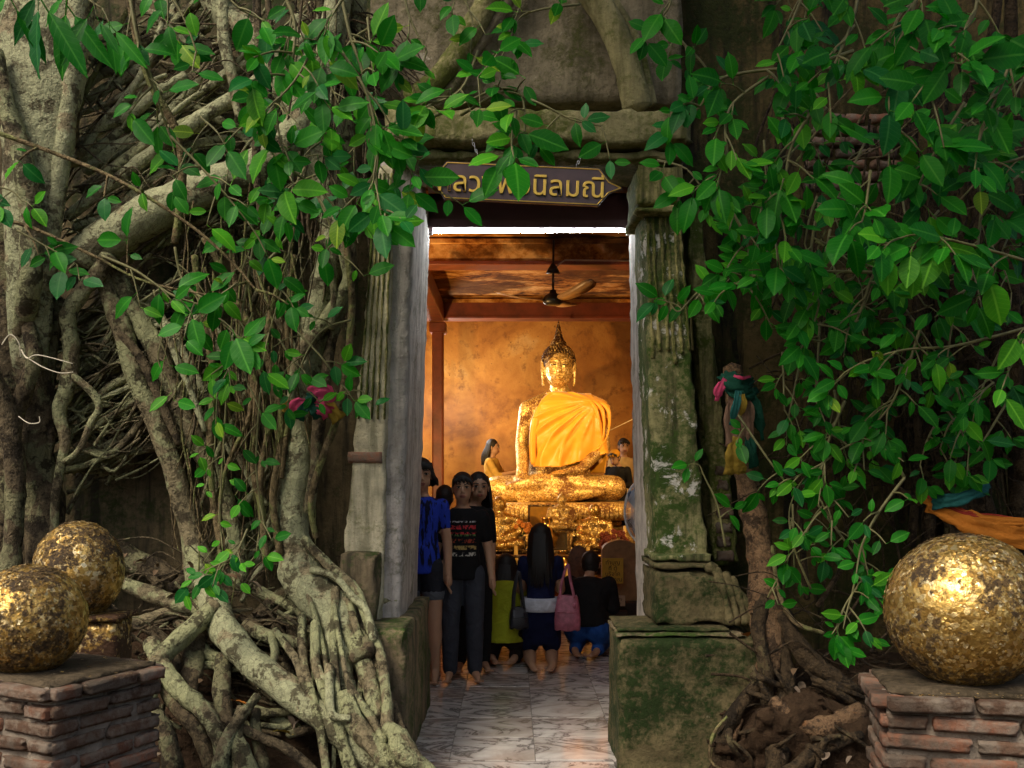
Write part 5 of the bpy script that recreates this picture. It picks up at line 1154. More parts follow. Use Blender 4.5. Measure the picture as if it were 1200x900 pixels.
# donation cabinet with notices, right of altar
t = thing('donation_cabinet', 'dark cabinet with a pale rounded top behind the notices', 'cabinet', (.94, 9.3, 0))
k = 9.3/F; x0, x1 = P(704, 0, 9.3).x, P(752, 0, 9.3).x
mb = MB(); mb.box((x0, 9.3, 0), (x1, 9.7, zY(705, 9.3)), .01); mb.build('lower_box', M['dark_wood'], t, False)
mb = MB(); ph = zY(646, 9.3); pl_ = zY(705, 9.3)+.002
mb.prism([(x0+.02, pl_), (x1-.02, pl_), (x1-.02, ph)]+[((x0+x1)/2+(x1-x0-.04)/2*math.cos(R(a)), ph+.10*math.sin(R(a))) for a in range(15, 180, 15)]+[(x0+.02, ph)], 9.36, 9.5); mb.build('arched_board', simple('brown board', (.34, .19, .08), .5), t, False)
M['paper_y'] = simple('yellow paper', (.62, .38, .04), .7, 0, .1); M['paper_w'] = simple('white paper', (.55, .42, .28), .7, 0, .1); M['ink'] = simple('ink', (.05, .02, .01), .7)
def notice(label, cx, cy, w, h, Y, mat, lines, size):
    c = P(cx, cy, Y); t = thing('notice', label, 'notice', c); mb = MB(); mb.box((-w/2, -.004, -h/2), (w/2, .004, h/2), .001); mb.build('sheet', mat, t, False, False)
    for i, s in enumerate(lines):
        o = txt(s, size, .0004, M['ink'], t, 'writing'); o.rotation_euler = (R(90), 0, 0); o.location = (0, -.006, h/2-(i+.8)*h/(len(lines)+.5))
    return t
notice('yellow handwritten notice in front of the dark cabinet', 718, 669, .20, .24, 9.27, M['paper_y'], ('ทำบุญ', 'ที่ ตู้', 'บริจาค', 'ขอบคุณ'), .055)
notice('pale paper notice below the yellow notice', 720, 704, .20, .10, 9.20, M['paper_w'], ('ร่วมทำบุญ', 'บูรณะวัด'), .035)
mb = MB(); mb.box((P(706, 0, 9.22).x, 9.21, 0), (P(736, 0, 9.22).x, 9.29, zY(716, 9.2)), .01); tag(mb.build('notice_stand', M['dark_wood'], None, False), 'low dark wooden box supporting the paper notices', 'box')
t = thing('metal_pot', 'shiny dark round pot on the floor beside the right plinth', 'pot', P(727, 724, 8.3)); pz = P(727, 724, 8.3)
t.location.z = 0
mb = MB(); lathe(mb, (pz.x, 8.3, 0), ((.07, 0), (.12, .06), (.13, .13), (.09, .2), (.06, .22), (.075, .24), (.06, .24))); mb.build('body', simple('dark glazed', (.03, .025, .02), .1), t)
# electric stand fan behind right jamb
sfc = P(757, 600, 7.0)
t = thing('stand_fan', 'white electric stand fan half hidden behind the right door jamb', 'fan', (sfc.x, 7.0, 0))
M['white_plastic'] = simple('white plastic', (.7, .72, .75), .35, 0, .05, 10, 0)
rr_ = .235
M['fan_blade'] = simple('translucent blue fan blade', (.25, .38, .6), .25, 0, .1, 10, 0)
mb = MB(); rg = [V(sfc.x+rr_*math.cos(2*math.pi*i/40)*.55, 7.0+rr_*math.cos(2*math.pi*i/40)*-.8, sfc.z+rr_*math.sin(2*math.pi*i/40)) for i in range(41)]; mb.tube(rg, .010, 6, 0, None, False); cg = mb.build('guard_rim', M['white_plastic'], t)
mb = MB()
ax = V(-.8, -.55, 0).normalized(); sdv = V(.55, -.8, 0).normalized()
for i in range(56):
    a = 2*math.pi*i/56; d = sdv*math.cos(a)+V(0, 0, math.sin(a)); c = V(sfc.x, 7, sfc.z); mb.tube([c+ax*.07+d*.05, c+ax*.06+d*.14, c+d*rr_], .0022, 4)
o = mb.build('guard_wires', M['white_plastic'], cg); o['kind'] = 'stuff'
for b in range(3):
    a0 = b*2*math.pi/3; mb = MB(); c = V(sfc.x, 7, sfc.z)+ax*.02; rings = []
    for i in range(7):
        r = .03+.16*i/6; w = .03+.05*math.sin(i/6*2.4); d = sdv*math.cos(a0)+V(0, 0, math.sin(a0)); e = sdv*-math.sin(a0)+V(0, 0, math.cos(a0))
        rings.append([c+d*r+e*w+ax*.02, c+d*r+ax*.004, c+d*r-e*w-ax*.02, c+d*r-ax*.004])
    mb.loft(rings); mb.build('blade', M['fan_blade'], t)
mb = MB(); c = V(sfc.x, 7, sfc.z); mb.cap(c-ax*.14, c+ax*.01, .06, .055); mb.build('motor', M['white_plastic'], t)
mb = MB(); mb.tube([c-ax*.10, V(c.x+.09, 7.06, .05)], .014, 8); mb.build('pole', M['white_plastic'], t)
mb = MB(); lathe(mb, (c.x+.09, 7.06, 0), ((.18, 0), (.18, .02), (.05, .06), (.02, .08)), 20); mb.build('foot', M['white_plastic'], t)
# small clothes hook ornament behind column; red hanging basket on left wall
# ================================================================== lamps of the hall (fixtures out of the doorway's sight line)
def spot(label, loc, tgt, power, col, size=60, blend=.6):
    t = thing('spot_lamp', label, 'lamp', loc, 0, 'spot lamps lighting the altar'); d = (Vector(tgt)-Vector(loc)).normalized(); p = Vector(loc)
    mb = MB(); mb.tube([p-d*.16, p-d*.10, p-d*.02], [.03, .055, .07], 14, 0, None, True); mb.build('housing', M['black_metal'], t)
    ld = bpy.data.lights.new('bulb', 'SPOT'); ld.energy = power; ld.color = col; ld.spot_size = R(size); ld.spot_blend = .95; ld.shadow_soft_size = .08
    lo = bpy.data.objects.new('bulb', ld); COL.objects.link(lo); lo.location = p+d*.03; lo.rotation_euler = d.to_track_quat('-Z', 'Y').to_euler()
    lo.parent = t; lo.matrix_parent_inverse = Matrix.Translation(loc).inverted(); return t
WARM = (1, .62, .24)
spot('black spot lamp high on the left side of the hall, aimed at the statue', (-1.7, 10.2, 3.35), (.6, 12.8, 1.6), 490, WARM, 56)
spot('black spot lamp high on the right side of the hall, aimed at the statue', (2.5, 10.0, 3.3), (.55, 12.8, 1.5), 440, WARM, 56)
spot('black spot lamp low on the left, aimed up at the ceiling', (-1.9, 8.8, 1.2), (.3, 12.0, 3.9), 480, WARM, 118)
spot('black spot lamp low on the right, aimed at the altar offerings', (2.4, 9.4, 2.2), (.5, 11.2, .6), 150, WARM, 60)
t = thing('wall_lamp', 'white lamp behind the red column, washing the left of the back wall', 'lamp', (-1.035, 13.8, 2.55))
mb = MB(); mb.tube([V(-1.035, 13.8, 2.25), V(-1.035, 13.8, 2.85)], .02, 10); mb.build('tube', emit('white wall tube', (1, .93, .80), 30.0), t)
mb = MB(); mb.box((-1.055, 13.83, 2.2), (-1.015, 13.86, 2.9), .004); mb.box((-1.05, 13.861, 2.53), (-1.02, 14.695, 2.56), .004); mb.build('bracket', M['white_plastic'], t, False)
ld = bpy.data.lights.new('bulb', 'POINT'); ld.energy = 115; ld.color = (1, .95, .88); ld.shadow_soft_size = .06; lo = bpy.data.objects.new('bulb', ld); COL.objects.link(lo); lo.location = (-1.035, 13.72, 2.5); lo.parent = t; lo.matrix_parent_inverse = Matrix.Translation((-1.035, 13.8, 2.55)).inverted()
# ================================================================== people
M['skin'] = simple('tan skin', (.47, .27, .165), .5, 0, .08, 8, .05); M['hair'] = simple('black hair', (.010, .008, .007), .6, 0, .4, 60, .35, .006)
M['eye_w'] = simple('eye white', (.6, .55, .5), .3, 0, 0, 5, 0); M['eye_d'] = simple('dark iris', (.01, .008, .006), .2, 0, 0, 5, 0); M['lip'] = simple('lips', (.30, .10, .07), .5, 0, .05, 8, 0)
def cloth(name, col, rough=.85):
    t = NT(name); c = t.coord(); n = t.noise(c, 9, 4, .6, .6); t.out(t.ramp(n, [(.3, [x*.8 for x in col]), (.7, [x*1.15 for x in col])]), rough, 0, .2)
    t.bump(t.math('ADD', n, t.math('MULTIPLY', t.noise(c, 3.5, 3, .5, 1.5), 1.6)), .6, .03); return t.m
def print_shirt():
    t = NT('black printed tee'); c = t.coord(); s = t.sep(c)
    inx = t.math('LESS_THAN', t.math('ADD', t.math('ABSOLUTE', s[0]), t.math('MULTIPLY', t.noise(t.coord((.01, .01, 1)), 40, 2), .05)), .115); fr = t.math('LESS_THAN', s[1], -.02)
    z = s[2]; inz = t.math('MULTIPLY', t.math('GREATER_THAN', z, .88), t.math('LESS_THAN', z, 1.125))
    bands = t.math('GREATER_THAN', t.math('FRACT', t.math('MULTIPLY', z, 21.0)), .40)
    nz = t.noise(t.coord((1, 1, .6)), 55, 3, .7); ltr = t.math('GREATER_THAN', nz, .50)
    msk = t.math('MULTIPLY', t.math('MULTIPLY', t.math('MULTIPLY', inx, fr), inz), t.math('MULTIPLY', bands, ltr))
    pc = t.ramp(t.math('MULTIPLY', t.math('SUBTRACT', z, .88), 4.08), [(0, (.45, .42, .36)), (.16, (.42, .30, .10)), (.34, (.35, .06, .03)), (.5, (.10, .22, .06)), (.62, (.55, .04, .05)), (.86, (.5, .06, .06)), (.95, (.5, .5, .5))], 'CONSTANT')
    n = t.noise(c, 9, 4, .6, .6); t.out(t.mix(msk, (.008, .008, .009), pc), .85, 0, .2); t.bump(n, .5, .03); return t.m
def drip_shirt():
    t = NT('blue tee with black drips'); c = t.coord((1, 1, .16)); n = t.noise(c, 34, 3, .6); c1 = t.coord(); s = t.sep(c1)
    z = s[2]; m = t.math('MULTIPLY', t.ramp(n, [(.50, 0), (.54, 1)]), t.ramp(t.math('ADD', z, t.math('MULTIPLY', t.noise(t.coord((1, 1, .1)), 30), .12)), [(.0, 0), (.88, 0), (.9, 1), (1, 1)], 'LINEAR'))
    t.out(t.mix(m, (.018, .045, .42), (.006, .008, .03)), .8, 0, .2); t.bump(t.noise(c1, 8, 4, .6, .6), .5, .03); return t.m
CL = {'black': cloth('black cloth', (.012, .012, .013)), 'print': print_shirt(), 'drip': drip_shirt(), 'jeans': cloth('faded dark jeans', (.045, .05, .065)), 'shorts': cloth('dark shorts', (.02, .022, .03)),
      'lime': cloth('lime yellow top', (.35, .38, .02)), 'navy': cloth('navy dress', (.008, .012, .05)), 'white': cloth('white blouse', (.55, .58, .66)), 'blue': cloth('bright blue jeans', (.02, .09, .36)),
      'yellow': cloth('yellow blouse', (.62, .40, .10)), 'cream': cloth('cream shirt', (.62, .46, .22)), 'cap': cloth('orange yellow cap', (.72, .34, .03)), 'dark': cloth('dark skirt', (.02, .014, .012)), 'cuff': cloth('rolled cuff', (.12, .14, .17))}
def person(label, loc, rz, H, J, spec, group=None):
    """J: joints in units of height, facing -y. spec: top, bottom, hair, sleeves ..."""
    t = thing('person', label, 'person', loc, rz, group); u = H
    D = dict(pel=(0, 0, .53), neck=(0, .005, .835), head=(0, -.008, .925), shL=(-.104, .005, .795), shR=(.104, .005, .795), elL=(-.135, .01, .64), elR=(.135, .01, .64), wrL=(-.138, -.02, .49), wrR=(.138, -.02, .49),
             hpL=(-.052, 0, .51), hpR=(.052, 0, .51), knL=(-.058, -.01, .28), knR=(.058, -.01, .28), anL=(-.06, .012, .045), anR=(.06, .012, .045), toL=(-.075, -.085, .012), toR=(.075, -.085, .012))
    D.update(J); D = {k: Vector(v)*u for k, v in D.items()}
    w = spec.get('w', 1.0)
    def torso(mb, ex, f0=-.06, f1=1.0):
        ax = D['neck']-D['pel']; L_ = ax.length; az = ax/L_; sx = (D['shR']-D['shL']); sx = (sx-az*sx.dot(az)).normalized(); fy = az.cross(sx)
        rings = []
        for f, a, b in ((-.06, .080, .062), (0, .090, .068), (.12, .088, .066), (.28, .078, .058), (.42, .077, .057), (.6, .088, .063), (.78, .098, .064), (.9, .096, .056), (.95, .066, .047), (.985, .046, .040), (1.0, .036, .034)):
            if f < f0 or f > f1: continue
            c = D['pel']+ax*f; rings.append([c+sx*((a*w)*u+ex)*math.cos(2*math.pi*i/20)+fy*((b*w)*u+ex)*math.sin(2*math.pi*i/20) for i in range(20)])
        mb.loft(rings)
    def arm(mb, s, ex, f=2.0):
        a, b, c = D['sh'+s], D['el'+s], D['wr'+s]
        if f <= 1: mb.cap(a, a.lerp(b, f), .033*u*w+ex, .029*u*w+ex); return
        mb.cap(a, b, .033*u*w+ex, .026*u+ex); mb.cap(b, b.lerp(c, min(1, f-1)), .025*u+ex, .017*u+ex)
    def leg(mb, s, ex, f=2.0, flare=0):
        a, b, c = D['hp'+s], D['kn'+s], D['an'+s]
        if f <= 1: mb.cap(a, a.lerp(b, f), .056*u*w+ex, .045*u*w+ex+flare); return
        mb.cap(a, b, .056*u*w+ex, .038*u+ex); mb.cap(b, b.lerp(c, .35*min(1, f-1)), .036*u+ex, .037*u+ex); mb.cap(b.lerp(c, .3), b.lerp(c, min(1, f-1)), .036*u+ex, .021*u+ex+flare)
    mb = MB(); torso(mb, 0)
    for s in 'LR': arm(mb, s, 0); leg(mb, s, 0)
    hd = D['head']; up = (hd-D['neck']).normalized()
    tw = spec.get('look', 0.0); Rh = Matrix.Rotation(tw, 3, 'Z') @ Matrix.Rotation(spec.get('nod', 0.0), 3, 'X')
    hp = lambda x, y, z: hd+Rh @ (V(x, y, z)*u)
    mb.cap(D['neck']-up*.02*u, hd-up*.02*u, .032*u, .030*u)
    mb.ell(hd+Rh @ V(0, .004*u, .012*u), (.0485*u, .056*u, .060*u), Rh); mb.ell(hp(0, -.012, -.028), (.0405*u, .041*u, .040*u), Rh); mb.ell(hp(0, -.024, -.052), (.018*u, .018*u, .015*u), Rh)
    for s in 'LR':
        hn = D['wr'+s]; fd = (D['wr'+s]-D['el'+s]).normalized(); mb.cap(hn, hn+fd*.045*u, .017*u, .019*u)
        an, to = D['an'+s], D['to'+s]; mb.cap(an, an.lerp(to, .3)-V(0, 0, .008*u), .021*u, .02*u); mb.cap(an.lerp(to, .25)-V(0, 0, .008*u), to, .02*u, .013*u)
    bm_ = frommesh(remesh(mb, .0075*u+.001, 2))
    # ears, nose, fingers, toes rooted in the body
    bm_.cap(hp(0, -.049, .006), hp(0, -.056, -.015), .0035*u, .0072*u, 8); bm_.ell(hp(0, -.052, -.018), (.0105*u, .006*u, .0048*u), Rh, 8, 6)
    for sg in (-1, 1): bm_.ell(hp(sg*.048, .008, -.002), (.006*u, .012*u, .019*u), Rh, 8, 6)
    for s, sg in (('L', -1), ('R', 1)):
        hn = D['wr'+s]; fd = (D['wr'+s]-D['el'+s]).normalized(); sd_ = fd.cross(V(1, 0, 0)); sd_ = sd_.normalized() if sd_.length > .2 else V(0, 1, 0); cu = fd.cross(sd_)
        for q in range(4):
            b0 = hn+fd*.052*u+sd_*(q-1.5)*.0095*u; ln = (.036, .044, .042, .032)[q]*u; b1 = b0+fd*ln*.5; b2 = b1+fd*ln*.42-cu*sg*.010*u; bm_.tube([b0-fd*.01*u, b0, b1, b2], [.0058*u, .0058*u, .0052*u, .004*u], 6)
        th = sd_ if spec.get('thumb', -1) < 0 else -sd_
        th = th if th.y < 0 else -th
        bm_.tube([hn+fd*.015*u+th*.010*u, hn+fd*.035*u+th*.026*u, hn+fd*.058*u+th*.030*u], [.007*u, .0062*u, .0045*u], 6)
        an, to = D['an'+s], D['to'+s]; fo = (to-an); fo.z = 0; fo = fo.normalized() if fo.length > 1e-4 else V(0, -1, 0); sd2 = fo.cross(V(0, 0, 1))
        for q in range(5): p = to+sd2*(q-2)*.008*u*1.1; bm_.cap(p, p+fo*(.016 if q != (0 if sg > 0 else 4) else .02)*u, .0055*u, .005*u, 6)
    body = link('body', bm_.mesh('body'), M['skin'], t, False)
    # face
    for sg in (-1, 1):
        e = MB(); e.ell(hp(sg*.0195, -.0475, .006), (.0088*u, .006*u, .0046*u), Rh, 10, 6); e.build('eye', M['eye_w'], body, True, False)
        e = MB(); e.ell(hp(sg*.0195, -.0525, .006), (.0042*u, .0025*u, .0042*u), Rh, 8, 6); e.build('iris', M['eye_d'], body, True, False)
        e = MB(); e.tube([hp(sg*.008, -.053, .020), hp(sg*.02, -.0535, .0235), hp(sg*.033, -.046, .020)], [.0022*u, .0026*u, .0014*u], 6); e.build('eyebrow', M['hair'], body, True, False)
        e = MB(); e.tube([hp(sg*.010, -.0525, .009), hp(sg*.02, -.0545, .0115), hp(sg*.030, -.049, .008)], .0016*u, 5); e.build('eyelid', M['hair'], body, True, False)
    e = MB(); e.tube([hp(-.016, -.0475, -.036), hp(-.006, -.0535, -.034), hp(.006, -.0535, -.034), hp(.016, -.0475, -.036)], [.002*u, .0036*u, .0036*u, .002*u], 6); e.tube([hp(-.012, -.048, -.040), hp(0, -.054, -.0415), hp(.012, -.048, -.040)], .0036*u, 6); e.build('lips', M['lip'], body, True, False)
    # hair
    hb = MB(); hs = spec.get('hair', 'short')
    hb.ell(hp(0, .012, .022), (.0525*u, .058*u, .061*u), Rh, 20, 12)
    if hs == 'short':
        for i in range(15):
            x = -.042+.084*i/14; hb.tube([hp(x*.8, -.02, .070-x*x*14), hp(x, -.046+abs(x)*.2, .055-x*x*12), hp(x*1.03, -.052+abs(x)*.38, .038-.006*(i % 3)-x*x*4)], [.010*u, .009*u, .003*u], 6)
        hb.ell(hp(0, .022, -.002), (.050*u, .045*u, .05*u), Rh)
    else:
        ln = spec.get('hlen', .22)
        q = random.Random(len(label))
        for i in range(48):
            a = math.pi*(-.12+1.24*i/47); x, y = math.cos(a)*.049, math.sin(a)*.052+.008
            if spec.get('bangs', 1) is None and y < .012: continue
            l2 = ln*(.82+.2*q.random())*(1 if y > .0 else .85); o1 = q.uniform(-.004, .004)
            p0 = hp(x*.8, y*.8, .055); p1 = hp(x*1.1, y*1.15, 0); p2 = p1+V(x*.25*u, (.012+max(0, y)*.35)*u, -l2*.5*u); p3 = p2+V(q.uniform(-.012, .012)*u, q.uniform(-.004, .008)*u, -l2*.5*u)
            hb.tube([V(*c) for c in catmull([tuple(p0), tuple(p1), tuple(p2), tuple(p3)], 3)], [.010*u]*6+[.009*u, .0075*u, .005*u, .002*u], 5)
        if spec.get('bangs', 1):
            for i in range(13):
                x = -.04+.08*i/12; hb.tube([hp(x*.7, -.02, .070-x*x*14), hp(x, -.047+abs(x)*.2, .052-x*x*12), hp(x*1.04, -.054+abs(x)*.35, .028-.004*(i % 2))], [.010*u, .009*u, .003*u], 6)
    hb.build('hair', M['hair'], t, True, False)
    if spec.get('cap'):
        cb = MB(); cb.ell(hp(0, .008, .038), (.056*u, .062*u, .05*u), Rh, 20, 10); cb.build('headscarf', CL[spec['cap']], t, True, False)
    # clothes
    tb = MB(); e = .010*u; torso(tb, e*.8, spec.get('hem', -.07), .99)
    for s in 'LR': arm(tb, s, .0055*u, spec.get('sleeve', .55))
    if spec.get('shirt_tail', 1):
        ax = (D['neck']-D['pel']); c0 = D['pel']-ax*.0; c1 = D['pel']-ax*.14
        if spec.get('tail', True): tb.loft([[c+V(((.092*w)*u+f)*math.cos(2*math.pi*i/20), ((.078*w)*u+f)*math.sin(2*math.pi*i/20), 0) for i in range(20)] for c, f in ((D['pel']+ax*.25, 0), (c0, .004), (c1, .008))])
    link('shirt', remesh(tb, .0085*u, 2, 'shirt'), CL[spec['top']], t, False)
    if spec.get('bottom'):
        pb = MB(); torso(pb, .004*u, -.07, .2)
        for s in 'LR': leg(pb, s, .008*u, spec.get('legs', 1.95), spec.get('flare', .008*u))
        if spec.get('skirt'):
            a, b = D['pel'], (D['knL']+D['knR'])/2; rings = []
            for f, r in ((-.25, .072), (0, .088), (.35, .095), (.75, .098)): c = a.lerp(b, f); rings.append([c+V(r*u*1.05*math.cos(2*math.pi*i/24), r*u*.85*math.sin(2*math.pi*i/24), 0) for i in range(24)])
            pb.loft(rings)
        o = link(spec.get('bname', 'trousers'), remesh(pb, .0085*u, 2, 'trousers'), CL[spec['bottom']], t, False)
        if spec.get('cuff'):
            for s in 'LR':
                cb = MB(); k = D['hp'+s].lerp(D['kn'+s], spec['legs']); cb.cap(k+V(0, 0, .012*u), k-V(0, 0, .014*u), .052*u, .053*u, 16); cb.build('cuff', CL['cuff'], o, True, False)
    if spec.get('band'):
        ax = D['neck']-D['pel']; bb = MB(); bb.loft([[D['pel']+ax*f+V((.122*w*u+.004*math.sin(i*3+f*9))*math.cos(2*math.pi*i/28), (.118*w*u)*math.sin(2*math.pi*i/28), 0) for i in range(28)] for f in (.05, .12, .2, .27)]); bb.build('waistband', CL[spec['band']], t, True, False)
    return t
# standing at the left of the doorway
Bp = P(542, 0, 6.95); person('boy in black printed t-shirt and dark jeans standing barefoot facing out', (Bp.x, 6.95, .012), R(4), 1.46, dict(shL=(-.095, .005, .79), shR=(.095, .005, .79), elL=(-.125, .012, .64), elR=(.125, .012, .64), wrL=(-.140, -.015, .50), wrR=(.140, -.015, .50)), dict(top='print', bottom='jeans', hair='short', sleeve=.7, legs=1.97, w=.93))
Gp = P(494, 0, 6.9); person('girl in blue t-shirt and shorts half hidden by the left door jamb', (Gp.x, 6.9, .012), R(-6), 1.56, dict(shL=(-.092, .005, .79), shR=(.092, .005, .79), elL=(-.115, .01, .64), elR=(.115, .01, .64), wrL=(-.125, -.02, .49), wrR=(.125, -.02, .49)), dict(top='drip', bottom='shorts', hair='bob', hlen=.05, sleeve=.6, legs=.42, flare=.012, cuff=1, bname='shorts', look=.25, w=.88))
Wp = P(553, 0, 7.3); person('woman in black peering out from behind the boy', (Wp.x, 7.3, .012), R(8), 1.47, dict(head=(.035, -.01, .92), neck=(.015, .005, .833), shL=(-.085, .005, .79), shR=(.085, .005, .785), elL=(-.1, .012, .64), elR=(.1, .012, .64), wrL=(-.1, -.02, .50), wrR=(.1, -.02, .50)), dict(top='black', bottom='black', hair='long', hlen=.2, sleeve=.9, legs=1.95, bangs=None, w=.86))
Dp = P(521, 0, 7.9); person('dark-haired person in black between the girl and the boy, mostly hidden', (Dp.x, 7.9, .012), R(180), 1.36, {}, dict(top='black', bottom='black', hair='short', sleeve=.9))
# kneeling worshippers, seen from behind (facing +y)
KN = dict(pel=(0, .04, .275), neck=(0, .0, .575), head=(0, -.012, .668), shL=(-.09, .005, .545), shR=(.09, .005, .545), elL=(-.108, -.03, .39), elR=(.108, -.03, .39), wrL=(-.03, -.15, .44), wrR=(.03, -.15, .44),
          hpL=(-.052, .04, .255), hpR=(.052, .04, .255), knL=(-.06, -.05, .045), knR=(.06, -.05, .045), anL=(-.055, .21, .035), anR=(.05, .21, .035), toL=(-.035, .275, .02), toR=(.03, .275, .02))
SI = dict(pel=(0, .07, .155), neck=(0, -.03, .415), head=(0, -.085, .485), shL=(-.108, -.02, .385), shR=(.108, -.02, .385), elL=(-.135, -.03, .24), elR=(.135, -.03, .24), wrL=(-.07, -.12, .25), wrR=(.07, -.12, .25),
          hpL=(-.055, .07, .14), hpR=(.055, .07, .14), knL=(-.075, -.16, .06), knR=(.075, -.16, .06), anL=(-.06, .12, .035), anR=(.06, .12, .035), toL=(-.03, .19, .02), toR=(.03, .19, .02))
Kp = P(634, 0, 7.45); kn = person('long-haired woman in navy dress with white waist kneeling before the altar', (Kp.x, 7.55, .012), R(180), 1.44, KN, dict(top='navy', bottom='navy', hair='long', hlen=.26, sleeve=.5, skirt=1, legs=.7, flare=.012, band='white', bname='skirt', tail=False, w=.86))
Yp = P(592, 0, 7.7); person('long-haired woman in lime yellow top sitting on her heels', (Yp.x, 7.7, .012), R(176), 1.46, SI, dict(top='lime', bottom='dark', hair='long', hlen=.20, sleeve=.6, legs=1.9, w=1.22))
Rp = P(690, 0, 8.0); person('person in dark top and bright blue jeans crouching right of the pink bag', (Rp.x, 8.0, .012), R(168), 1.46, dict(SI), dict(top='black', bottom='blue', hair='short', sleeve=.9, legs=1.9, w=1.25, tail=False))
# at the statue, on the dais
a1 = P(577, 0, 13.4); person('woman in yellow blouse reaching out to gild the statue knee', (a1.x, 13.4, .45), R(78), 1.50, dict(elL=(-.11, -.07, .67), elR=(.11, -.07, .68), wrL=(-.05, -.20, .70), wrR=(.07, -.2, .62)), dict(top='yellow', bottom='dark', hair='long', hlen=.16, sleeve=1.3, bangs=None))
a2 = P(729, 0, 13.6); person('dark-haired man in cream shirt standing behind the person with the yellow head cover', (a2.x+.02, 13.6, .45), R(10), 1.52, {}, dict(top='cream', bottom='dark', hair='short', sleeve=.9))
a3 = P(722, 0, 13.1); person('person in dark clothes with yellow head cover bent over the statue', (a3.x+.02, 13.1, .45), R(-35), 1.36, dict(head=(-.0, -.06, .91), wrL=(-.07, -.2, .66), wrR=(.07, -.2, .66)), dict(top='black', bottom='black', hair='short', sleeve=1.7, cap='cap', nod=.3))
# bags
M['pink'] = simple('pink leather', (.42, .13, .19), .45, 0, .35, 26, .5); M['blackl'] = simple('black leather', (.02, .022, .03), .3, 0, .3, 20, .2)
def bag(label, c, w, h, d, mat, strap_top, rz=0.0):
    t = thing('shoulder_bag', label, 'bag', c, rz); mb = MB(); rings = []
    for f, k in ((0, .80), (.04, .97), (.3, 1.0), (.65, .92), (.93, .78), (1, .70)):
        z = -h/2+h*f; rings.append([V(math.copysign(abs(math.cos(a))**.6, math.cos(a))*w/2*k, math.copysign(abs(math.sin(a))**.6, math.sin(a))*d/2*k*(1 if f < .8 else .5), z+.006*math.sin(a*5)) for a in [2*math.pi*i/24 for i in range(24)]])
    mb.loft(rings); bo = mb.build('bag_body', mat, t, True, False)
    for y in (-.02, .03):
        mb = MB(); top = strap_top-c.z; mb.tube([V(*q) for q in catmull([(-w*.28, y, h*.42), (-w*.22, y, top*.6), (-.0, y, top), (w*.1, y, top*.7), (w*.26, y, h*.42)], 5)], .010, 8, 0, (V(0, 1, 0), .5)); mb.build('strap', mat, t, True, False)
    mb = MB(); mb.box((-w*.38, -d/2-.004, h*.02), (w*.38, -d/2*.86, h*.06), .002); mb.tube([V(w*.25, -d/2-.006, h*.3), V(w*.27, -d/2-.012, h*.18)], .012, 8); mb.build('trim', mat, bo, True, False)
    return t
bag('pink leather handbag hanging from the kneeling woman', P(665, 718, 7.4), .20, .26, .12, M['pink'], P(0, 660, 7.5).z, R(-6))
bag('black leather handbag between the lime yellow top and the kneeling woman', P(608, 724, 7.42), .15, .16, .09, M['blackl'], P(0, 668, 7.55).z, R(10))
# ================================================================== tied cloths
def ribbon(mb, pts, w, Yd=None, wave=.25, n=5, thick=.003):
    """pts: (px,py,Y); flat strip w px wide with gathered folds"""
    c = [V(*q) for q in catmull([(*P(x, y, Y),) for x, y, Y in pts], n)]; k = pts[0][2]/F; m = 8; rings = []
    for i, p in enumerate(c):
        d = (c[min(i+1, len(c)-1)]-c[max(i-1, 0)]).normalized(); s = d.cross(V(0, -1, 0)); s = s.normalized() if s.length > .1 else V(1, 0, 0); nn = s.cross(d)
        ww = w[min(len(w)-1, int(i/max(1, len(c)-1)*(len(w)-1)+.5))] if hasattr(w, '__len__') else w
        rings.append([p+s*(j/(m-1)-.5+.06*math.sin(i*1.3+j))*ww*k+nn*(math.sin(j*2.1+i*.35)*ww*k*.10*wave*4) for j in range(m)])
    f = [q+[x+V(0, thick, 0) for x in reversed(q)] for q in rings]; mb.loft(f)
def tie(label, name, specs, loc):
    t = thing(name, label, 'cloth', loc)
    for mat, strips in specs:
        for stp in strips: mb = MB(); ribbon(mb, *stp); mb.build('cloth_strip', mat, t)
M['c_pink'] = cloth('pink gauze', (.60, .07, .17)); M['c_green'] = cloth('dark green gauze', (.008, .065, .04)); M['c_yellow'] = cloth('mustard gauze', (.27, .18, .025)); M['c_brown'] = cloth('faded brown cloth', (.20, .12, .08)); M['c_orange'] = cloth('orange robe cloth', (.50, .17, .02)); M['c_teal'] = cloth('teal cloth', (.02, .12, .11)); M['c_red'] = cloth('red cloth', (.30, .035, .02))
yb = 4.98
tie('pink, green and yellow ribbon bow tied round the fig trunk left of the door', 'ribbon_bow', [(M['c_pink'], [([(360, 470, yb-.03), (372, 462, yb-.07), (384, 464, yb-.04), (372, 470, yb-.04)], [8, 22, 22, 8]), ([(362, 470, yb-.03), (348, 476, yb-.06), (344, 490, yb-.03)], [8, 18, 14]), ([(364, 472, yb-.04), (376, 478, yb-.08), (386, 486, yb-.05)], [8, 16, 18])]),
    (M['c_green'], [([(358, 466, yb-.06), (363, 468, yb-.09), (368, 472, yb-.06)], [14, 16, 14]), ([(362, 470, yb-.05), (354, 482, yb-.07), (350, 492, yb-.05)], [8, 12, 12]), ([(364, 472, yb-.06), (370, 482, yb-.08), (374, 490, yb-.06)], [8, 14, 14])]),
    (M['c_yellow'], [([(380, 472, yb-.04), (390, 482, yb-.05), (398, 492, yb-.04)], [8, 16, 20]), ([(346, 472, yb-.03), (338, 476, yb-.04), (336, 484, yb-.02)], [10, 16, 12])])], P(362, 480, yb))
ys = 5.02
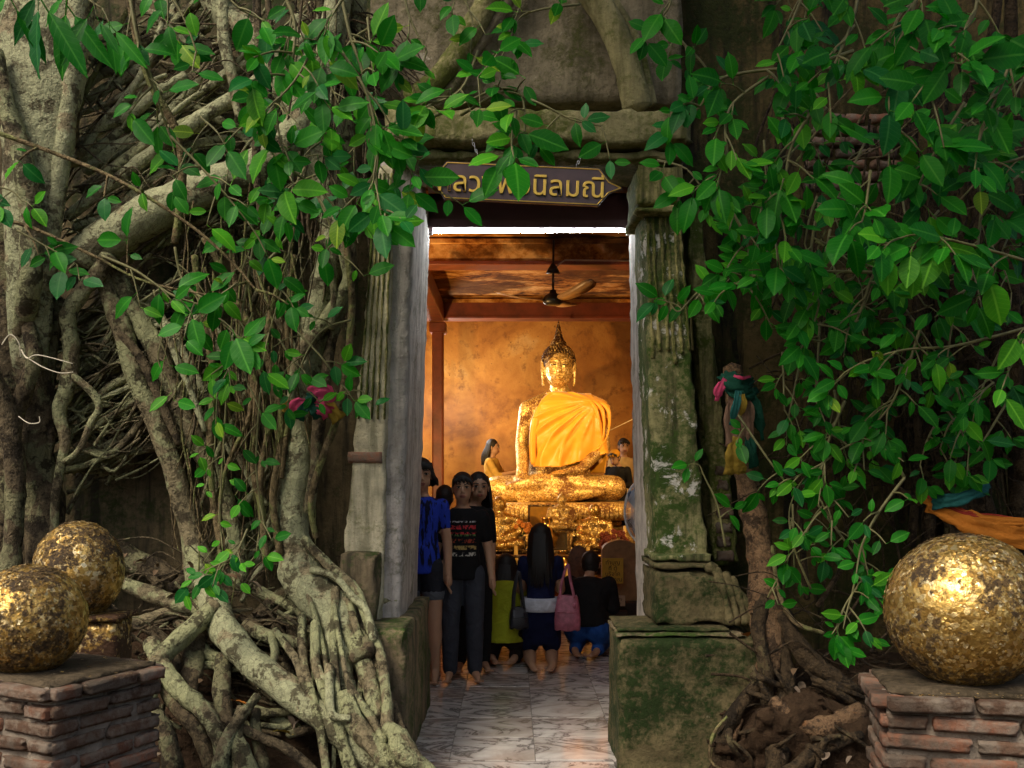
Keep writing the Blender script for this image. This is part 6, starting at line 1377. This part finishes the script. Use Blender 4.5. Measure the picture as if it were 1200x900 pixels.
tie('faded green, pink and yellow cloths tied round the dead trunk', 'wrapped_cloth', [
    (M['c_brown'], [([(860, 462, ys-.04), (858, 490, ys-.07), (861, 522, ys-.05)], [12, 18, 20]), ([(872, 460, ys-.05), (876, 490, ys-.07), (874, 518, ys-.04)], [12, 16, 14])]),
    (M['c_green'], [([(846, 438, ys-.02), (858, 446, ys-.09), (872, 450, ys-.09), (884, 446, ys)], [14, 20, 20, 12]), ([(848, 452, ys), (862, 460, ys-.09), (878, 462, ys-.08), (888, 456, ys)], [8, 13, 13, 8]), ([(878, 456, ys-.05), (888, 486, ys-.05), (894, 516, ys-.01)], [10, 13, 4]), ([(876, 508, ys-.04), (880, 528, ys-.05), (884, 548, ys-.02)], [8, 13, 12])]),
    (M['c_pink'], [([(850, 444, ys-.07), (843, 456, ys-.08), (840, 470, ys-.06)], [6, 11, 5]), ([(860, 440, ys-.1), (870, 443, ys-.11), (880, 441, ys-.07)], [3, 4, 3])]),
    (M['c_yellow'], [([(864, 512, ys-.07), (862, 532, ys-.1), (861, 556, ys-.07)], [10, 22, 25]), ([(870, 462, ys-.11), (872, 476, ys-.11), (866, 488, ys-.08)], [6, 7, 4])]),
    (M['c_teal'], [([(866, 458, ys-.11), (862, 478, ys-.11), (856, 498, ys-.07)], [8, 9, 4])])], P(868, 555, ys))
yo = 4.75
tie('orange and teal sashes wrapped round the stems at the right edge', 'sash', [(M['c_orange'], [([(1080, 584, yo+.1), (1110, 600, yo), (1150, 618, yo-.05), (1215, 628, yo-.05), (1300, 610, yo+.05), (1340, 600, yo+.25)], [8, 20, 28, 32, 26, 14]), ([(1085, 596, yo+.08), (1130, 606, yo-.02), (1215, 612, yo-.06), (1320, 598, yo+.15)], [8, 12, 10, 8])]), (M['c_teal'], [([(1092, 588, yo+.02), (1120, 586, yo-.06), (1150, 576, yo-.06), (1160, 568, yo)], [18, 16, 12, 6])]), (M['c_red'], [([(1088, 580, yo+.06), (1130, 600, yo-.03), (1180, 608, yo-.04), (1215, 612, yo-.04)], [6, 6, 7, 7])])], P(1150, 620, yo))
# ================================================================== fallen leaves and the unseen shading crown overhead
q = random.Random(9)
dl = [leaf_mesh(k, w, .5, .5, M['dry_leaf'][m]) for k, (w, m) in enumerate(((.5, 0), (.45, 1), (.5, 0), (.5, 1)))]
for (px0, px1, py0, py1, n, lab) in ((150, 320, 640, 740, 22, 'dry brown fallen leaf lying among the fig roots'), (180, 460, 780, 890, 14, 'dry brown fallen leaf lying among the fig roots'), (910, 1050, 760, 890, 14, 'dry brown fallen leaf on dirt right of the plinth')):
    for _ in range(n):
        px, py = q.uniform(px0, px1), q.uniform(py0, py1); Y = 4.85-.3*sstep(800, 900, py) if py > 740 else 5.1
        x = pxX(px, Y); z = gz(x, Y)
        # drop onto ground/roots: keep the photographed height
        z = max(z+.01, zY(py, Y)); o = bpy.data.objects.new('fallen_leaf', q.choice(dl)); COL.objects.link(o); o.location = (x, Y-.05, z); o.rotation_euler = (q.uniform(-.6, .9), q.uniform(-.5, .5), q.uniform(0, 6.3)); s = q.uniform(.045, .08); o.scale = (s, s, s); tag(o, lab, 'leaf', 'dry leaves fallen on the ground')
for px, py, Y, m, lab, r in ((292, 828, 4.55, 2, 'orange fallen leaf among the lower fig roots', .3), (340, 860, 4.5, 3, 'yellow fallen leaf resting by the big diagonal root', 1.2), (876, 746, 4.86, 2, 'orange leaf lying on the right plinth edge', 1.6)):
    me = leaf_mesh(3, .5, .3, .2, M['dry_leaf'][m]); o = bpy.data.objects.new('fallen_leaf', me); COL.objects.link(o); o.location = P(px, py, Y); o.rotation_euler = (.5, .2, r+1.2); o.scale = (.09,)*3; tag(o, lab, 'leaf')
# unseen crown added overhead, placed where it shades the right half of the wall
def shade_crown(tree, n, f, size, mats, name='shade_crown'):
    vs_ = []; fs = []; mi = []
    for _ in range(n):
        p = f(); a = V(q.gauss(0, 1), q.gauss(0, 1), q.gauss(0, .5)-.4).normalized(); b = a.orthogonal().normalized(); c = a.cross(b); an = q.uniform(0, 6.3); b2 = b*math.cos(an)+c*math.sin(an); L_ = size*q.uniform(.7, 1.3); o = len(vs_)
        vs_ += [p, p+a*L_*.5+b2*L_*.24, p+a*L_, p+a*L_*.5-b2*L_*.24]; fs.append((o, o+1, o+2, o+3))
    me = bpy.data.meshes.new(name); me.from_pydata(vs_, [], fs); uv = me.uv_layers.new(); me.materials.append(mats); o = link(name, me, None, tree); o['kind'] = 'stuff'; return o
def blob(c, r):
    def f():
        while True:
            d = V(q.uniform(-1, 1), q.uniform(-1, 1), q.uniform(-1, 1))
            if d.length <= 1 and noise.noise(d*2.2+Vector(c)) > -.12: return Vector(c)+V(d.x*r[0], d.y*r[1], d.z*r[2])
    return f
CROWN = 1
shade_crown(fig2, 9000, blob((.35, 2.7, 6.3), (2.3, 1.7, .9)), .16, M['leafs'][0])
rootpx(fig2, [(1215, 300, 30, 5.1), (1240, 60, 30, 4.9), (1260, -200, 30, 4.5), (1200, -500, 26, 4.0), (1100, -900, 20, 3.4)], 'bark_dark', 0, 10, .12, 'limb')
